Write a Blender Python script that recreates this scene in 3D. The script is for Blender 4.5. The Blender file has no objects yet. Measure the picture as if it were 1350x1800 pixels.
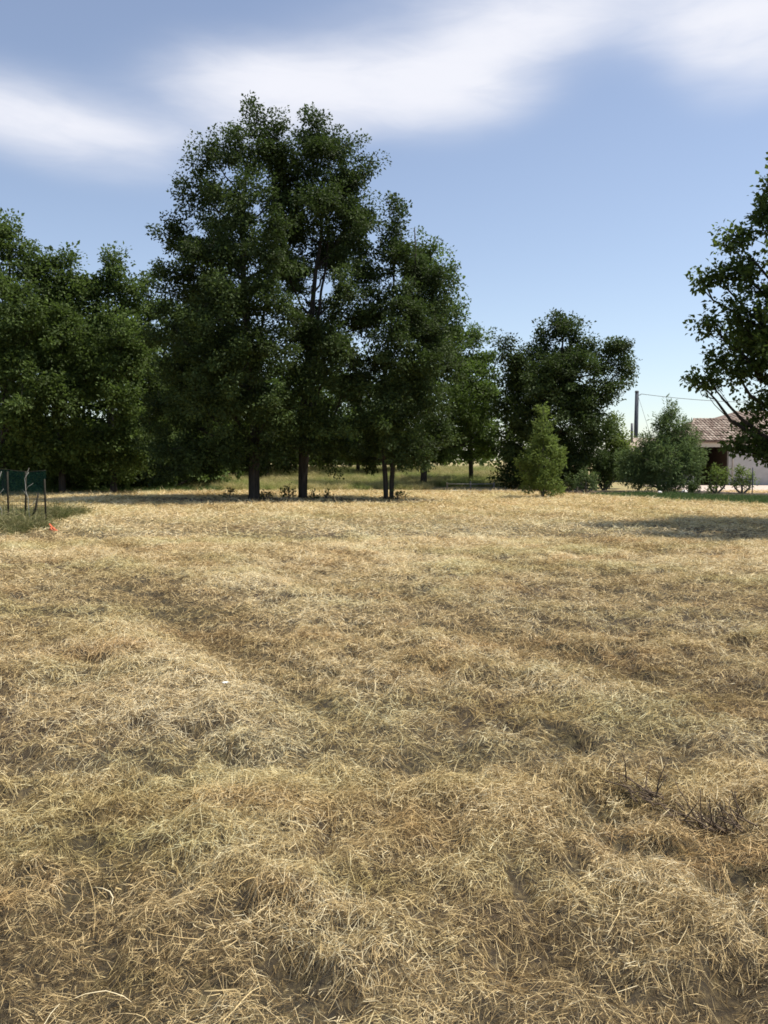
import bpy, bmesh, math, random
import numpy as np
from mathutils import Vector, Matrix

# ------------------------------------------------------------------ camera, sky, sun, exposure
scene = bpy.context.scene
COL = scene.collection
CAM_H = 1.6
PITCH = math.radians(3.6)
F = 1456.0                                     # focal length in pixels of an 1800 px high frame
cam_data = bpy.data.cameras.new('camera')
cam_data.sensor_fit = 'VERTICAL'
cam_data.sensor_height = 24.0
cam_data.sensor_width = 18.0
cam_data.lens = F / 1800.0 * 24.0
cam_data.clip_start = 0.05
cam_data.clip_end = 6000
cam = bpy.data.objects.new('camera', cam_data)
COL.objects.link(cam)
cam.location = (0, 0, CAM_H)
cam.rotation_euler = (math.pi / 2 - PITCH, 0, 0)
scene.camera = cam
scene.view_settings.view_transform = 'Standard'
scene.view_settings.look = 'None'
scene.view_settings.gamma = 1
scene.view_settings.use_curve_mapping = False
scene.view_settings.exposure = 0.45
scene.cycles.max_bounces = 5
scene.cycles.diffuse_bounces = 3
scene.cycles.transmission_bounces = 3
scene.cycles.transparent_max_bounces = 8
scene.cycles.use_denoising = True
scene.cycles.filter_width = 1.7

SUN_EL = math.radians(64)
SUN_AZ = math.radians(84)                      # clockwise from +Y: the sun stands to the right, a little beyond the trees
sun_dir = Vector((math.sin(SUN_AZ) * math.cos(SUN_EL), math.cos(SUN_AZ) * math.cos(SUN_EL), math.sin(SUN_EL)))
sun_data = bpy.data.lights.new('sun', 'SUN')
sun_data.energy = 4.8
sun_data.angle = math.radians(0.5)
sun_data.color = (1.0, 0.94, 0.84)
sun = bpy.data.objects.new('sun', sun_data)
COL.objects.link(sun)
sun.rotation_euler = (-sun_dir).to_track_quat('-Z', 'Y').to_euler()
sun.location = sun_dir * 50


def px_dir(px, py):
    """direction of a photograph pixel (1350 x 1800), world space"""
    r = np.array([(px - 675.0) / F, 1.0, (900.0 - py) / F])
    c, s = math.cos(PITCH), math.sin(PITCH)
    return np.array([r[0], c * r[1] + s * r[2], -s * r[1] + c * r[2]])


def at(px, py, depth):
    """world point on that pixel's ray at world Y = depth"""
    d = px_dir(px, py)
    return np.array([0, 0, CAM_H]) + d * (depth / d[1])


def gnd(px, py):
    d = px_dir(px, py)
    t = -CAM_H / d[2]
    return d * t + np.array([0, 0, CAM_H])


def build_world():
    w = bpy.data.worlds.new('World')
    scene.world = w
    w.use_nodes = True
    nt = w.node_tree
    nt.nodes.clear()
    N = nt.nodes.new
    L = nt.links.new

    def math_(op, a, b=None, c=None, clamp=False):
        n = N('ShaderNodeMath')
        n.operation = op
        n.use_clamp = clamp
        for i, v in enumerate((a, b, c)):
            if v is None:
                continue
            if isinstance(v, (int, float)):
                n.inputs[i].default_value = v
            else:
                L(v, n.inputs[i])
        return n.outputs[0]
    out = N('ShaderNodeOutputWorld')
    bg = N('ShaderNodeBackground')
    sky = N('ShaderNodeTexSky')
    sky.sky_type = 'NISHITA'
    sky.sun_disc = False
    sky.sun_elevation = SUN_EL
    sky.sun_rotation = SUN_AZ
    sky.altitude = 100
    sky.air_density = 1.0
    sky.dust_density = 0.4
    sky.ozone_density = 2.2
    tc = N('ShaderNodeTexCoord')
    # cloud layer in azimuth / elevation of the real sky
    warp = N('ShaderNodeTexNoise')
    warp.inputs['Scale'].default_value = 3.2
    warp.inputs['Detail'].default_value = 3
    mp = N('ShaderNodeMapping')
    mp.inputs['Scale'].default_value = (1.0, 1.0, 2.2)
    L(tc.outputs['Generated'], mp.inputs['Vector'])
    L(mp.outputs[0], warp.inputs['Vector'])
    sep = N('ShaderNodeSeparateXYZ')
    L(tc.outputs['Generated'], sep.inputs[0])
    sw = N('ShaderNodeSeparateColor')
    L(warp.outputs['Color'], sw.inputs[0])
    az0 = math_('ARCTAN2', sep.outputs[0], sep.outputs[1])
    el0 = math_('ARCSINE', sep.outputs[2])
    az = math_('ADD', az0, math_('MULTIPLY', math_('SUBTRACT', sw.outputs[0], 0.5), 0.14))
    el = math_('ADD', el0, math_('MULTIPLY', math_('SUBTRACT', sw.outputs[1], 0.5), 0.05))
    # soft banks: px centre, half extents px, rotation deg, weight, power
    banks = [(-60, 200, 300, 62, -6, 1.0), (150, 195, 150, 46, -14, 0.35), (420, 160, 190, 78, -3, 0.75),
             (640, 175, 210, 72, 4, 0.75), (830, 150, 150, 88, 12, 0.75), (760, 40, 300, 95, 12, 0.40),
             (1020, 20, 330, 75, -6, 0.42), (1370, 75, 160, 85, 0, 0.85), (1500, -60, 500, 90, 0, 0.5), (250, 235, 260, 30, 0, 0.3)]
    total = None
    for (cx, cy, hx, hy, rot, wt) in banks:
        d = px_dir(cx, cy)
        d /= np.linalg.norm(d)
        a0, e0 = math.atan2(d[0], d[1]), math.asin(d[2])
        k = 1 / math.cos(e0)
        sx, sy = hx / F * k * 0.92, hy / F * 0.9
        cr, sr = math.cos(math.radians(rot)), math.sin(math.radians(rot))
        u = math_('SUBTRACT', az, a0)
        v = math_('SUBTRACT', el, e0)
        uu = math_('DIVIDE', math_('ADD', math_('MULTIPLY', u, cr), math_('MULTIPLY', v, sr)), sx)
        vv = math_('DIVIDE', math_('SUBTRACT', math_('MULTIPLY', v, cr), math_('MULTIPLY', u, sr)), sy)
        r2 = math_('ADD', math_('MULTIPLY', uu, uu), math_('MULTIPLY', vv, vv))
        g = math_('MULTIPLY', math_('EXPONENT', math_('MULTIPLY', math_('POWER', r2, 1.35), -0.9)), wt)
        total = g if total is None else math_('ADD', total, g)
    # the same kind of thin cloud over the rest of the sky
    mp2 = N('ShaderNodeMapping')
    mp2.inputs['Scale'].default_value = (1.3, 1.3, 4.0)
    L(tc.outputs['Generated'], mp2.inputs['Vector'])
    n2 = N('ShaderNodeTexNoise')
    n2.inputs['Scale'].default_value = 1.6
    n2.inputs['Detail'].default_value = 5
    n2.inputs['Roughness'].default_value = 0.45
    L(mp2.outputs[0], n2.inputs['Vector'])
    mr = N('ShaderNodeMapRange')
    mr.interpolation_type = 'SMOOTHSTEP'
    mr.inputs['From Min'].default_value = 0.52
    mr.inputs['From Max'].default_value = 0.85
    L(n2.outputs['Fac'], mr.inputs['Value'])
    hi = N('ShaderNodeMapRange')
    hi.interpolation_type = 'SMOOTHSTEP'
    hi.inputs['From Min'].default_value = 0.45
    hi.inputs['From Max'].default_value = 0.75
    L(el0, hi.inputs['Value'])
    thin = math_('MULTIPLY', math_('MULTIPLY', mr.outputs[0], 0.8), hi.outputs[0])
    # streaky break-up
    mp3 = N('ShaderNodeMapping')
    mp3.inputs['Scale'].default_value = (2.0, 2.0, 7.0)
    mp3.inputs['Rotation'].default_value = (0, math.radians(10), 0)
    L(tc.outputs['Generated'], mp3.inputs['Vector'])
    n3 = N('ShaderNodeTexNoise')
    n3.inputs['Scale'].default_value = 2.4
    n3.inputs['Detail'].default_value = 4
    L(mp3.outputs[0], n3.inputs['Vector'])
    mp4 = N('ShaderNodeMapping')
    mp4.inputs['Scale'].default_value = (5.0, 5.0, 22.0)
    mp4.inputs['Rotation'].default_value = (0, math.radians(-12), 0)
    L(tc.outputs['Generated'], mp4.inputs['Vector'])
    n4 = N('ShaderNodeTexNoise')
    n4.inputs['Scale'].default_value = 2.0
    n4.inputs['Detail'].default_value = 7
    n4.inputs['Roughness'].default_value = 0.6
    n4.inputs['Distortion'].default_value = 0.6
    L(mp4.outputs[0], n4.inputs['Vector'])
    brk = math_('ADD', math_('ADD', math_('MULTIPLY', n3.outputs['Fac'], 1.1), 0.15), math_('MULTIPLY', n4.outputs['Fac'], 0.6))
    cover = math_('ADD', math_('MULTIPLY', total, brk), thin)
    cov = N('ShaderNodeMapRange')
    cov.interpolation_type = 'SMOOTHSTEP'
    cov.inputs['From Min'].default_value = 0.02
    cov.inputs['From Max'].default_value = 1.62
    cov.inputs['To Max'].default_value = 1.0
    L(cover, cov.inputs['Value'])
    strength = N('ShaderNodeMix')
    strength.data_type = 'RGBA'
    strength.blend_type = 'MIX'
    hs = N('ShaderNodeHueSaturation')
    hs.inputs['Saturation'].default_value = 0.80
    hs.inputs['Value'].default_value = 1.0
    hs.inputs['Hue'].default_value = 0.503
    L(sky.outputs[0], hs.inputs['Color'])
    L(cov.outputs[0], strength.inputs['Factor'])
    L(hs.outputs[0], strength.inputs['A'])
    strength.inputs['B'].default_value = (5.7, 5.8, 6.3, 1)
    L(strength.outputs['Result'], bg.inputs['Color'])
    bg.inputs['Strength'].default_value = 0.115
    L(bg.outputs[0], out.inputs[0])


build_world()

# ------------------------------------------------------------------ helpers
rng = np.random.default_rng(7)
random.seed(7)
_T = [np.random.default_rng(100 + i).random((256, 256)) for i in range(12)]


def vnoise(x, y, k=0):
    x = np.asarray(x, float)
    y = np.asarray(y, float)
    ix, iy = np.floor(x).astype(int), np.floor(y).astype(int)
    fx, fy = x - ix, y - iy
    fx, fy = fx * fx * (3 - 2 * fx), fy * fy * (3 - 2 * fy)
    T = _T[k]
    a, b = T[ix & 255, iy & 255], T[(ix + 1) & 255, iy & 255]
    c, d = T[ix & 255, (iy + 1) & 255], T[(ix + 1) & 255, (iy + 1) & 255]
    return (a * (1 - fx) + b * fx) * (1 - fy) + (c * (1 - fx) + d * fx) * fy


def sstep(a, b, x):
    t = np.clip((x - a) / (b - a), 0, 1)
    return t * t * (3 - 2 * t)


DIR = np.array([0.5, -0.866])                  # the way the mower left its swaths


def hay_hole(x, y):
    """small deep pockets between the clumps of cut grass, gathered along the swaths"""
    u = x * DIR[0] + y * DIR[1]
    v = -x * DIR[1] + y * DIR[0]
    near_ = vnoise(u * 0.9, v * 2.2, 6)
    return sstep(0.39, 0.24, 0.62 * vnoise(x * 7.9 + 2, y * 7.9 + 8, 11) + 0.38 * vnoise(x * 3.3, y * 3.3 + 4, 5) + 0.30 * (0.5 - near_))


def height(x, y):
    x = np.asarray(x, float)
    y = np.asarray(y, float)
    u = x * DIR[0] + y * DIR[1]
    v = -x * DIR[1] + y * DIR[0]
    fade = 1 - 0.55 * sstep(8, 20, y)
    out = sstep(36, 42, y)
    lump = (vnoise(u * 0.38 + 9, v * 1.7 + 3, 0) - .5) * 0.09 + (vnoise(x * 3.1, y * 3.1, 1) - .5) * 0.06 \
        + (vnoise(x * 7.3, y * 7.3, 2) - .5) * 0.075 + (vnoise(x * 13.7, y * 13.7, 4) - .5) * 0.03
    hole = hay_hole(x, y)
    lump = lump - 0.055 * hole
    roll = (vnoise(x * 0.12 + 5, y * 0.12 + 7, 3) - .5) * 0.14
    side = sstep(13, 7, x)
    rise = sstep(43, 62, y) * 0.75 * side + sstep(60, 400, y) * 0.4 * side
    return lump * fade * (1 - out) + roll * (1 - out) + rise + 0.0


def hgt(x, y):
    return float(height(np.array([x]), np.array([y]))[0])


def mesh_np(name, verts, faces, mat, smooth=True, attr=None):
    verts = np.asarray(verts, np.float32)
    me = bpy.data.meshes.new(name)
    groups = faces if isinstance(faces, list) else [faces]
    groups = [np.asarray(f, np.int32) for f in groups if len(f)]
    nl = sum(f.size for f in groups)
    nf = sum(len(f) for f in groups)
    me.vertices.add(len(verts))
    me.vertices.foreach_set('co', verts.ravel())
    me.loops.add(nl)
    me.loops.foreach_set('vertex_index', np.concatenate([f.ravel() for f in groups]))
    me.polygons.add(nf)
    tot = np.concatenate([np.full(len(f), f.shape[1], np.int32) for f in groups])
    start = np.concatenate([[0], np.cumsum(tot)[:-1]]).astype(np.int32)
    me.polygons.foreach_set('loop_start', start)
    me.polygons.foreach_set('loop_total', tot)
    me.update(calc_edges=True)
    if not smooth:
        me.polygons.foreach_set('use_smooth', np.zeros(nf, bool))
    else:
        me.polygons.foreach_set('use_smooth', np.ones(nf, bool))
    if attr is not None:
        for k, v in attr.items():
            a = me.attributes.new(k, 'FLOAT', 'POINT')
            a.data.foreach_set('value', np.asarray(v, np.float32))
    if mat is not None:
        me.materials.append(mat)
    return me


def link(name, me, parent=None):
    o = bpy.data.objects.new(name, me)
    COL.objects.link(o)
    if parent is not None:
        o.parent = parent
    return o


def tag(o, label=None, cat=None, group=None, kind=None):
    if label:
        o['label'] = label
    if cat:
        o['category'] = cat
    if group:
        o['group'] = group
    if kind:
        o['kind'] = kind
    return o


def empty(name, loc, rz=0):
    o = bpy.data.objects.new(name, None)
    COL.objects.link(o)
    o.empty_display_size = 0.2
    o.location = loc
    o.rotation_euler = (0, 0, rz)
    return o


class MB:
    """collects boxes, prisms and tubes into one mesh"""

    def __init__(self):
        self.v, self.q, self.t, self.n = [], [], [], 0

    def add(self, v, q=(), t=()):
        v = np.asarray(v, float)
        if len(q):
            self.q.append(np.asarray(q, int) + self.n)
        if len(t):
            self.t.append(np.asarray(t, int) + self.n)
        self.v.append(v)
        self.n += len(v)
        return self

    def box(self, a, b):
        (x0, y0, z0), (x1, y1, z1) = a, b
        v = [(x0, y0, z0), (x1, y0, z0), (x1, y1, z0), (x0, y1, z0), (x0, y0, z1), (x1, y0, z1), (x1, y1, z1), (x0, y1, z1)]
        return self.add(v, [(0, 3, 2, 1), (4, 5, 6, 7), (0, 1, 5, 4), (1, 2, 6, 5), (2, 3, 7, 6), (3, 0, 4, 7)])

    def tube(self, pts, rad, sides=8, cap=True):
        pts = np.asarray(pts, float)
        rad = np.broadcast_to(np.asarray(rad, float), (len(pts),))
        tan = np.gradient(pts, axis=0)
        tan /= np.linalg.norm(tan, axis=1)[:, None] + 1e-9
        ref = np.array([0.31, 0.95, 0.05]) if abs(tan[0][2]) > 0.6 else np.array([0, 0, 1.0])
        a = np.cross(tan, ref)
        a /= np.linalg.norm(a, axis=1)[:, None] + 1e-9
        b = np.cross(tan, a)
        th = np.linspace(0, 2 * np.pi, sides, endpoint=False)
        ring = pts[:, None, :] + rad[:, None, None] * (np.cos(th)[None, :, None] * a[:, None, :] + np.sin(th)[None, :, None] * b[:, None, :])
        v = ring.reshape(-1, 3)
        n = len(pts)
        i = np.arange(n - 1)[:, None] * sides
        j = np.arange(sides)[None, :]
        jn = (j + 1) % sides
        q = np.stack([i + j, i + sides + j, i + sides + jn, i + jn], -1).reshape(-1, 4)
        tri = []
        if cap:
            v = np.vstack([v, pts[-1:], pts[:1]])
            e, s0 = len(v) - 2, len(v) - 1
            base = (n - 1) * sides
            tri = [(base + k, e, base + (k + 1) % sides) for k in range(sides)] + [(s0, k, (k + 1) % sides) for k in range(sides)]
        return self.add(v, q, tri)

    def mesh(self, name, mat, smooth=False, attr=None):
        v = np.vstack(self.v)
        g = []
        if self.q:
            g.append(np.vstack(self.q))
        if self.t:
            g.append(np.vstack(self.t))
        return mesh_np(name, v, g, mat, smooth, attr)

    def build(self, name, mat, parent=None, smooth=False):
        return link(name, self.mesh(name, mat, smooth), parent)


# ------------------------------------------------------------------ materials
def new_mat(name):
    m = bpy.data.materials.new(name)
    m.use_nodes = True
    nt = m.node_tree
    nt.nodes.clear()
    return m, nt, nt.nodes.new, nt.links.new


def ramp(N, stops):
    r = N('ShaderNodeValToRGB')
    cr = r.color_ramp
    while len(cr.elements) < len(stops):
        cr.elements.new(0.5)
    for e, (p, c) in zip(cr.elements, stops):
        e.position = p
        e.color = (*c, 1)
    return r


def mat_rough(name, c0, c1, scale=4.0, rough=0.85, bump=0.3, bscale=30.0, detail=6, stretch=(1, 1, 1), spec=0.3):
    """two-tone mottled surface with fine relief"""
    m, nt, N, L = new_mat(name)
    out = N('ShaderNodeOutputMaterial')
    p = N('ShaderNodeBsdfPrincipled')
    tc = N('ShaderNodeTexCoord')
    mp = N('ShaderNodeMapping')
    mp.inputs['Scale'].default_value = stretch
    L(tc.outputs['Object'], mp.inputs['Vector'])
    n = N('ShaderNodeTexNoise')
    n.inputs['Scale'].default_value = scale
    n.inputs['Detail'].default_value = detail
    L(mp.outputs[0], n.inputs['Vector'])
    r = ramp(N, [(0.3, c0), (0.7, c1)])
    L(n.outputs['Fac'], r.inputs[0])
    L(r.outputs[0], p.inputs['Base Color'])
    p.inputs['Roughness'].default_value = rough
    p.inputs['Specular IOR Level'].default_value = spec
    if bump:
        nb = N('ShaderNodeTexNoise')
        nb.inputs['Scale'].default_value = bscale
        nb.inputs['Detail'].default_value = 4
        L(mp.outputs[0], nb.inputs['Vector'])
        b = N('ShaderNodeBump')
        b.inputs['Strength'].default_value = bump
        b.inputs['Distance'].default_value = 0.02
        L(nb.outputs['Fac'], b.inputs['Height'])
        L(b.outputs[0], p.inputs['Normal'])
    L(p.outputs[0], out.inputs[0])
    return m


def mat_leaf(name, stops, trans=0.35, tcol=(0.16, 0.24, 0.03), rough=0.6, spec=0.18):
    m, nt, N, L = new_mat(name)
    out = N('ShaderNodeOutputMaterial')
    at_ = N('ShaderNodeAttribute')
    at_.attribute_name = 'tint'
    r = ramp(N, stops)
    L(at_.outputs['Fac'], r.inputs[0])
    p = N('ShaderNodeBsdfPrincipled')
    p.inputs['Roughness'].default_value = rough
    p.inputs['Specular IOR Level'].default_value = spec
    L(r.outputs[0], p.inputs['Base Color'])
    t = N('ShaderNodeBsdfTranslucent')
    mx = N('ShaderNodeMix')
    mx.data_type = 'RGBA'
    mx.inputs['Factor'].default_value = 0.6
    L(r.outputs[0], mx.inputs['A'])
    mx.inputs['B'].default_value = (*tcol, 1)
    L(mx.outputs['Result'], t.inputs['Color'])
    s = N('ShaderNodeMixShader')
    s.inputs[0].default_value = trans
    L(p.outputs[0], s.inputs[1])
    L(t.outputs[0], s.inputs[2])
    L(s.outputs[0], out.inputs[0])
    return m


def mat_strand(name, stops, patch, trans=0.2, patch_amt=0.75):
    """dry stalks: each has its own tone, whole patches of the field are greener or browner"""
    m, nt, N, L = new_mat(name)
    out = N('ShaderNodeOutputMaterial')
    at_ = N('ShaderNodeAttribute')
    at_.attribute_name = 'tint'
    r = ramp(N, stops)
    L(at_.outputs['Fac'], r.inputs[0])
    g = N('ShaderNodeNewGeometry')
    col = r.outputs[0]
    for (c, scale, lo, hi, amt, off) in patch:
        mp = N('ShaderNodeMapping')
        mp.inputs['Location'].default_value = (off, off * 1.7, 0)
        mp.inputs['Rotation'].default_value = (0, 0, math.radians(60))
        mp.inputs['Scale'].default_value = (1.0, 1.9, 0.0)
        L(g.outputs['Position'], mp.inputs['Vector'])
        n = N('ShaderNodeTexNoise')
        n.inputs['Scale'].default_value = scale
        n.inputs['Detail'].default_value = 4
        n.inputs['Roughness'].default_value = 0.6
        L(mp.outputs[0], n.inputs['Vector'])
        mr = N('ShaderNodeMapRange')
        mr.interpolation_type = 'SMOOTHSTEP'
        mr.inputs['From Min'].default_value = lo
        mr.inputs['From Max'].default_value = hi
        mr.inputs['To Max'].default_value = amt
        L(n.outputs['Fac'], mr.inputs['Value'])
        mx = N('ShaderNodeMix')
        mx.data_type = 'RGBA'
        mx.blend_type = 'MULTIPLY'
        L(mr.outputs[0], mx.inputs['Factor'])
        L(col, mx.inputs['A'])
        mx.inputs['B'].default_value = (*c, 1)
        col = mx.outputs['Result']
    p = N('ShaderNodeBsdfPrincipled')
    p.inputs['Roughness'].default_value = 0.6
    p.inputs['Specular IOR Level'].default_value = 0.25
    L(col, p.inputs['Base Color'])
    t = N('ShaderNodeBsdfTranslucent')
    L(col, t.inputs['Color'])
    s = N('ShaderNodeMixShader')
    s.inputs[0].default_value = trans
    L(p.outputs[0], s.inputs[1])
    L(t.outputs[0], s.inputs[2])
    L(s.outputs[0], out.inputs[0])
    return m


def mat_ground():
    """thatch and soil under the hay, with the straw tone of the far fields"""
    m, nt, N, L = new_mat('thatch_ground')
    out = N('ShaderNodeOutputMaterial')
    p = N('ShaderNodeBsdfPrincipled')
    g = N('ShaderNodeNewGeometry')
    n1 = N('ShaderNodeTexNoise')
    n1.inputs['Scale'].default_value = 24
    n1.inputs['Detail'].default_value = 8
    n1.inputs['Roughness'].default_value = 0.7
    n2 = N('ShaderNodeTexNoise')
    n2.inputs['Scale'].default_value = 0.5
    n2.inputs['Detail'].default_value = 5
    for n in (n1, n2):
        L(g.outputs['Position'], n.inputs['Vector'])
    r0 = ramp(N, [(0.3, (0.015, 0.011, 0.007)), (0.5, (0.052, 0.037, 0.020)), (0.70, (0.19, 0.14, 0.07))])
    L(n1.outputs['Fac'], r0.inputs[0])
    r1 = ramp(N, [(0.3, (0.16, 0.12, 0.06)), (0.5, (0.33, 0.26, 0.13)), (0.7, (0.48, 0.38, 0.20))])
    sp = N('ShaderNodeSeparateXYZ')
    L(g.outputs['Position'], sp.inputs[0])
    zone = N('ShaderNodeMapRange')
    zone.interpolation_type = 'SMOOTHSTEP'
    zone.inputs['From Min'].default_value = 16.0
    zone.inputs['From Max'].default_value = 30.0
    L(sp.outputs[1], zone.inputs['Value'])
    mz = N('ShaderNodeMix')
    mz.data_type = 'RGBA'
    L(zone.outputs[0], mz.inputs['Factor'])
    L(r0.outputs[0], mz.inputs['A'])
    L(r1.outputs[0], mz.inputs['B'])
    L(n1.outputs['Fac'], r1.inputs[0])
    r2 = ramp(N, [(0.35, (0.85, 0.95, 0.75)), (0.65, (1.0, 0.95, 0.9))])
    L(n2.outputs['Fac'], r2.inputs[0])
    mx = N('ShaderNodeMix')
    mx.data_type = 'RGBA'
    mx.blend_type = 'MULTIPLY'
    mx.inputs['Factor'].default_value = 1
    L(mz.outputs['Result'], mx.inputs['A'])
    L(r2.outputs[0], mx.inputs['B'])
    L(mx.outputs['Result'], p.inputs['Base Color'])
    p.inputs['Roughness'].default_value = 0.95
    b = N('ShaderNodeBump')
    b.inputs['Strength'].default_value = 0.8
    b.inputs['Distance'].default_value = 0.03
    L(n1.outputs['Fac'], b.inputs['Height'])
    L(b.outputs[0], p.inputs['Normal'])
    L(p.outputs[0], out.inputs[0])
    return m


M = {}
M['ground'] = mat_ground()
M['bark'] = mat_rough('oak_bark', (0.022, 0.018, 0.015), (0.07, 0.058, 0.046), 5, 0.95, 0.9, 14, 8, (3, 3, 0.5))
M['bark_thin'] = mat_rough('young_bark', (0.08, 0.07, 0.055), (0.2, 0.175, 0.14), 7, 0.9, 0.6, 20, 6, (2, 2, 0.6))
GREENS_DARK = [(0.0, (0.024, 0.034, 0.010)), (0.35, (0.048, 0.068, 0.020)), (0.7, (0.075, 0.107, 0.032)), (1.0, (0.114, 0.163, 0.049))]
GREENS_MID = [(0.0, (0.039, 0.056, 0.015)), (0.35, (0.070, 0.100, 0.027)), (0.7, (0.105, 0.150, 0.041)), (1.0, (0.149, 0.212, 0.058))]
GREENS_LIGHT = [(0.0, (0.078, 0.103, 0.026)), (0.35, (0.134, 0.177, 0.046)), (0.7, (0.186, 0.245, 0.064)), (1.0, (0.241, 0.317, 0.083))]
GREENS_GREY = [(0.0, (0.070, 0.097, 0.037)), (0.35, (0.120, 0.167, 0.064)), (0.7, (0.174, 0.241, 0.091)), (1.0, (0.241, 0.335, 0.127))]
M['leaf_oak'] = mat_leaf('oak_leaves', GREENS_DARK, 0.28, (0.07, 0.12, 0.02))
M['leaf_wood'] = mat_leaf('wood_leaves', GREENS_MID, 0.36, (0.12, 0.19, 0.03))
M['leaf_bright'] = mat_leaf('bright_leaves', GREENS_MID, 0.4, (0.13, 0.22, 0.03))
M['leaf_near'] = mat_leaf('broad_leaves', GREENS_MID, 0.42, (0.15, 0.22, 0.03))
M['leaf_light'] = mat_leaf('young_leaves', GREENS_LIGHT, 0.42, (0.2, 0.28, 0.05))
M['leaf_shrub'] = mat_leaf('shrub_leaves', GREENS_GREY, 0.36, (0.14, 0.2, 0.05))
HAY = [(0.0, (0.075, 0.051, 0.024)), (0.2, (0.28, 0.193, 0.088)), (0.45, (0.575, 0.42, 0.197)), (0.75, (0.80, 0.62, 0.318)), (1.0, (0.92, 0.80, 0.52))]
PATCH = [((0.82, 0.88, 0.76), 0.33, 0.46, 0.64, 0.7, 3.0), ((0.84, 0.70, 0.58), 0.8, 0.50, 0.70, 0.7, 11.0),
         ((0.80, 0.86, 0.72), 1.7, 0.54, 0.7, 0.45, 23.0)]
M['hay'] = mat_strand('cut_hay', HAY, PATCH)
TALL = [(0.0, (0.120, 0.132, 0.048)), (0.35, (0.288, 0.282, 0.108)), (0.7, (0.528, 0.456, 0.216)), (1.0, (0.768, 0.648, 0.360))]
M['tall_grass'] = mat_strand('rough_grass', TALL, [((0.6, 0.85, 0.5), 0.25, 0.45, 0.6, 0.8, 5.0)], 0.35)
LAWN = [(0.0, (0.039, 0.072, 0.021)), (0.5, (0.078, 0.130, 0.036)), (1.0, (0.169, 0.221, 0.065))]
M['lawn_blade'] = mat_strand('lawn_blades', LAWN, [((0.7, 0.8, 0.6), 0.6, 0.45, 0.6, 0.8, 5.0)], 0.3)
WEED = [(0.0, (0.06, 0.07, 0.025)), (0.4, (0.14, 0.15, 0.055)), (0.65, (0.28, 0.25, 0.11)), (1.0, (0.5, 0.42, 0.23))]
M['weed'] = mat_strand('fence_weeds', WEED, [((0.7, 0.85, 0.6), 1.5, 0.45, 0.6, 0.8, 5.0)], 0.3)

# ------------------------------------------------------------------ the ground
def axis(lo, hi, fine_lo, fine_hi, step, grow):
    a = list(np.arange(fine_lo, fine_hi + 1e-6, step))
    s = step
    v = a[-1]
    while v < hi:
        s *= grow
        v += s
        a.append(v)
    s = step
    v = a[0]
    left = []
    while v > lo:
        s *= grow
        v -= s
        left.append(v)
    return np.array(left[::-1] + a)


gx = axis(-900, 900, -4.4, 4.4, 0.08, 1.1)
gy = axis(-200, 2500, 1.4, 8.0, 0.08, 1.08)
X, Y = np.meshgrid(gx, gy)
Z = height(X, Y) - 0.015
nx, ny = len(gx), len(gy)
V = np.stack([X, Y, Z], -1).reshape(-1, 3)
ii = np.arange(ny - 1)[:, None] * nx
jj = np.arange(nx - 1)[None, :]
Q = np.stack([ii + jj, ii + jj + 1, ii + nx + jj + 1, ii + nx + jj], -1).reshape(-1, 4)
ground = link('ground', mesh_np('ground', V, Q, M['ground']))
tag(ground, 'mown field of dry thatch running back under the trees', 'field', kind='structure')


def sheet(name, poly, mat, lift, label, cat, step=0.6):
    """a thin patch of other ground that follows the terrain"""
    bm = bmesh.new()
    vs = [bm.verts.new((x, y, 0)) for x, y in poly]
    f = bm.faces.new(vs)
    if f.normal.z < 0:
        bmesh.ops.reverse_faces(bm, faces=[f])
    x0, x1 = min(p[0] for p in poly), max(p[0] for p in poly)
    y0, y1 = min(p[1] for p in poly), max(p[1] for p in poly)
    for axis_n, lo, hi in ((0, x0, x1), (1, y0, y1)):
        for c in np.arange(lo + step, hi, step):
            no = (1, 0, 0) if axis_n == 0 else (0, 1, 0)
            co = (c, 0, 0) if axis_n == 0 else (0, c, 0)
            bmesh.ops.bisect_plane(bm, geom=bm.verts[:] + bm.edges[:] + bm.faces[:], plane_co=co, plane_no=no)
    for v in bm.verts:
        v.co.z = hgt(v.co.x, v.co.y) - 0.015 + lift
    me = bpy.data.meshes.new(name)
    bm.to_mesh(me)
    bm.free()
    me.materials.append(mat)
    o = link(name, me)
    tag(o, label, cat, kind='structure')
    return o


def g2(px, py):
    p = gnd(px, py)
    return (p[0], p[1])


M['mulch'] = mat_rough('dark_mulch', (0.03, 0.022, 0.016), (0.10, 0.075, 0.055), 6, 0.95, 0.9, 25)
M['lawn'] = mat_rough('lawn_soil', (0.04, 0.055, 0.02), (0.09, 0.11, 0.04), 5, 0.95, 0.6, 25)
M['paving'] = mat_rough('pink_gravel', (0.42, 0.33, 0.27), (0.60, 0.50, 0.42), 8, 0.9, 0.4, 40)
M['track'] = mat_rough('grey_gravel', (0.26, 0.26, 0.25), (0.42, 0.42, 0.41), 5, 0.9, 0.4, 30)
LAWN_POLY = [(9.2, 37.2), (11.5, 32.5), (14.5, 29.0), (22, 27.6), (34, 27.0), (34, 34.5), (17.5, 35.5), (12.5, 37.5)]
BED_POLY = [(8.6, 38.2), (12.4, 37.9), (17.4, 35.8), (23, 35.5), (23, 39.2), (17.5, 39.6), (16, 43), (8.6, 43)]
sheet('lawn', LAWN_POLY, M['lawn'], 0.03, 'dark green strip of lawn in front of the house', 'lawn', 1.2)
sheet('flower_bed', BED_POLY, M['mulch'], 0.034, 'dark mulch bed under the feathery shrub', 'bed', 1.2)
sheet('driveway', [(16.05, 43.2), (17.6, 39.7), (40, 39.4), (40, 51.95), (16.05, 51.95)], M['paving'], 0.03,
      'pale pink gravel drive before the house', 'driveway', 2.0)
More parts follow.
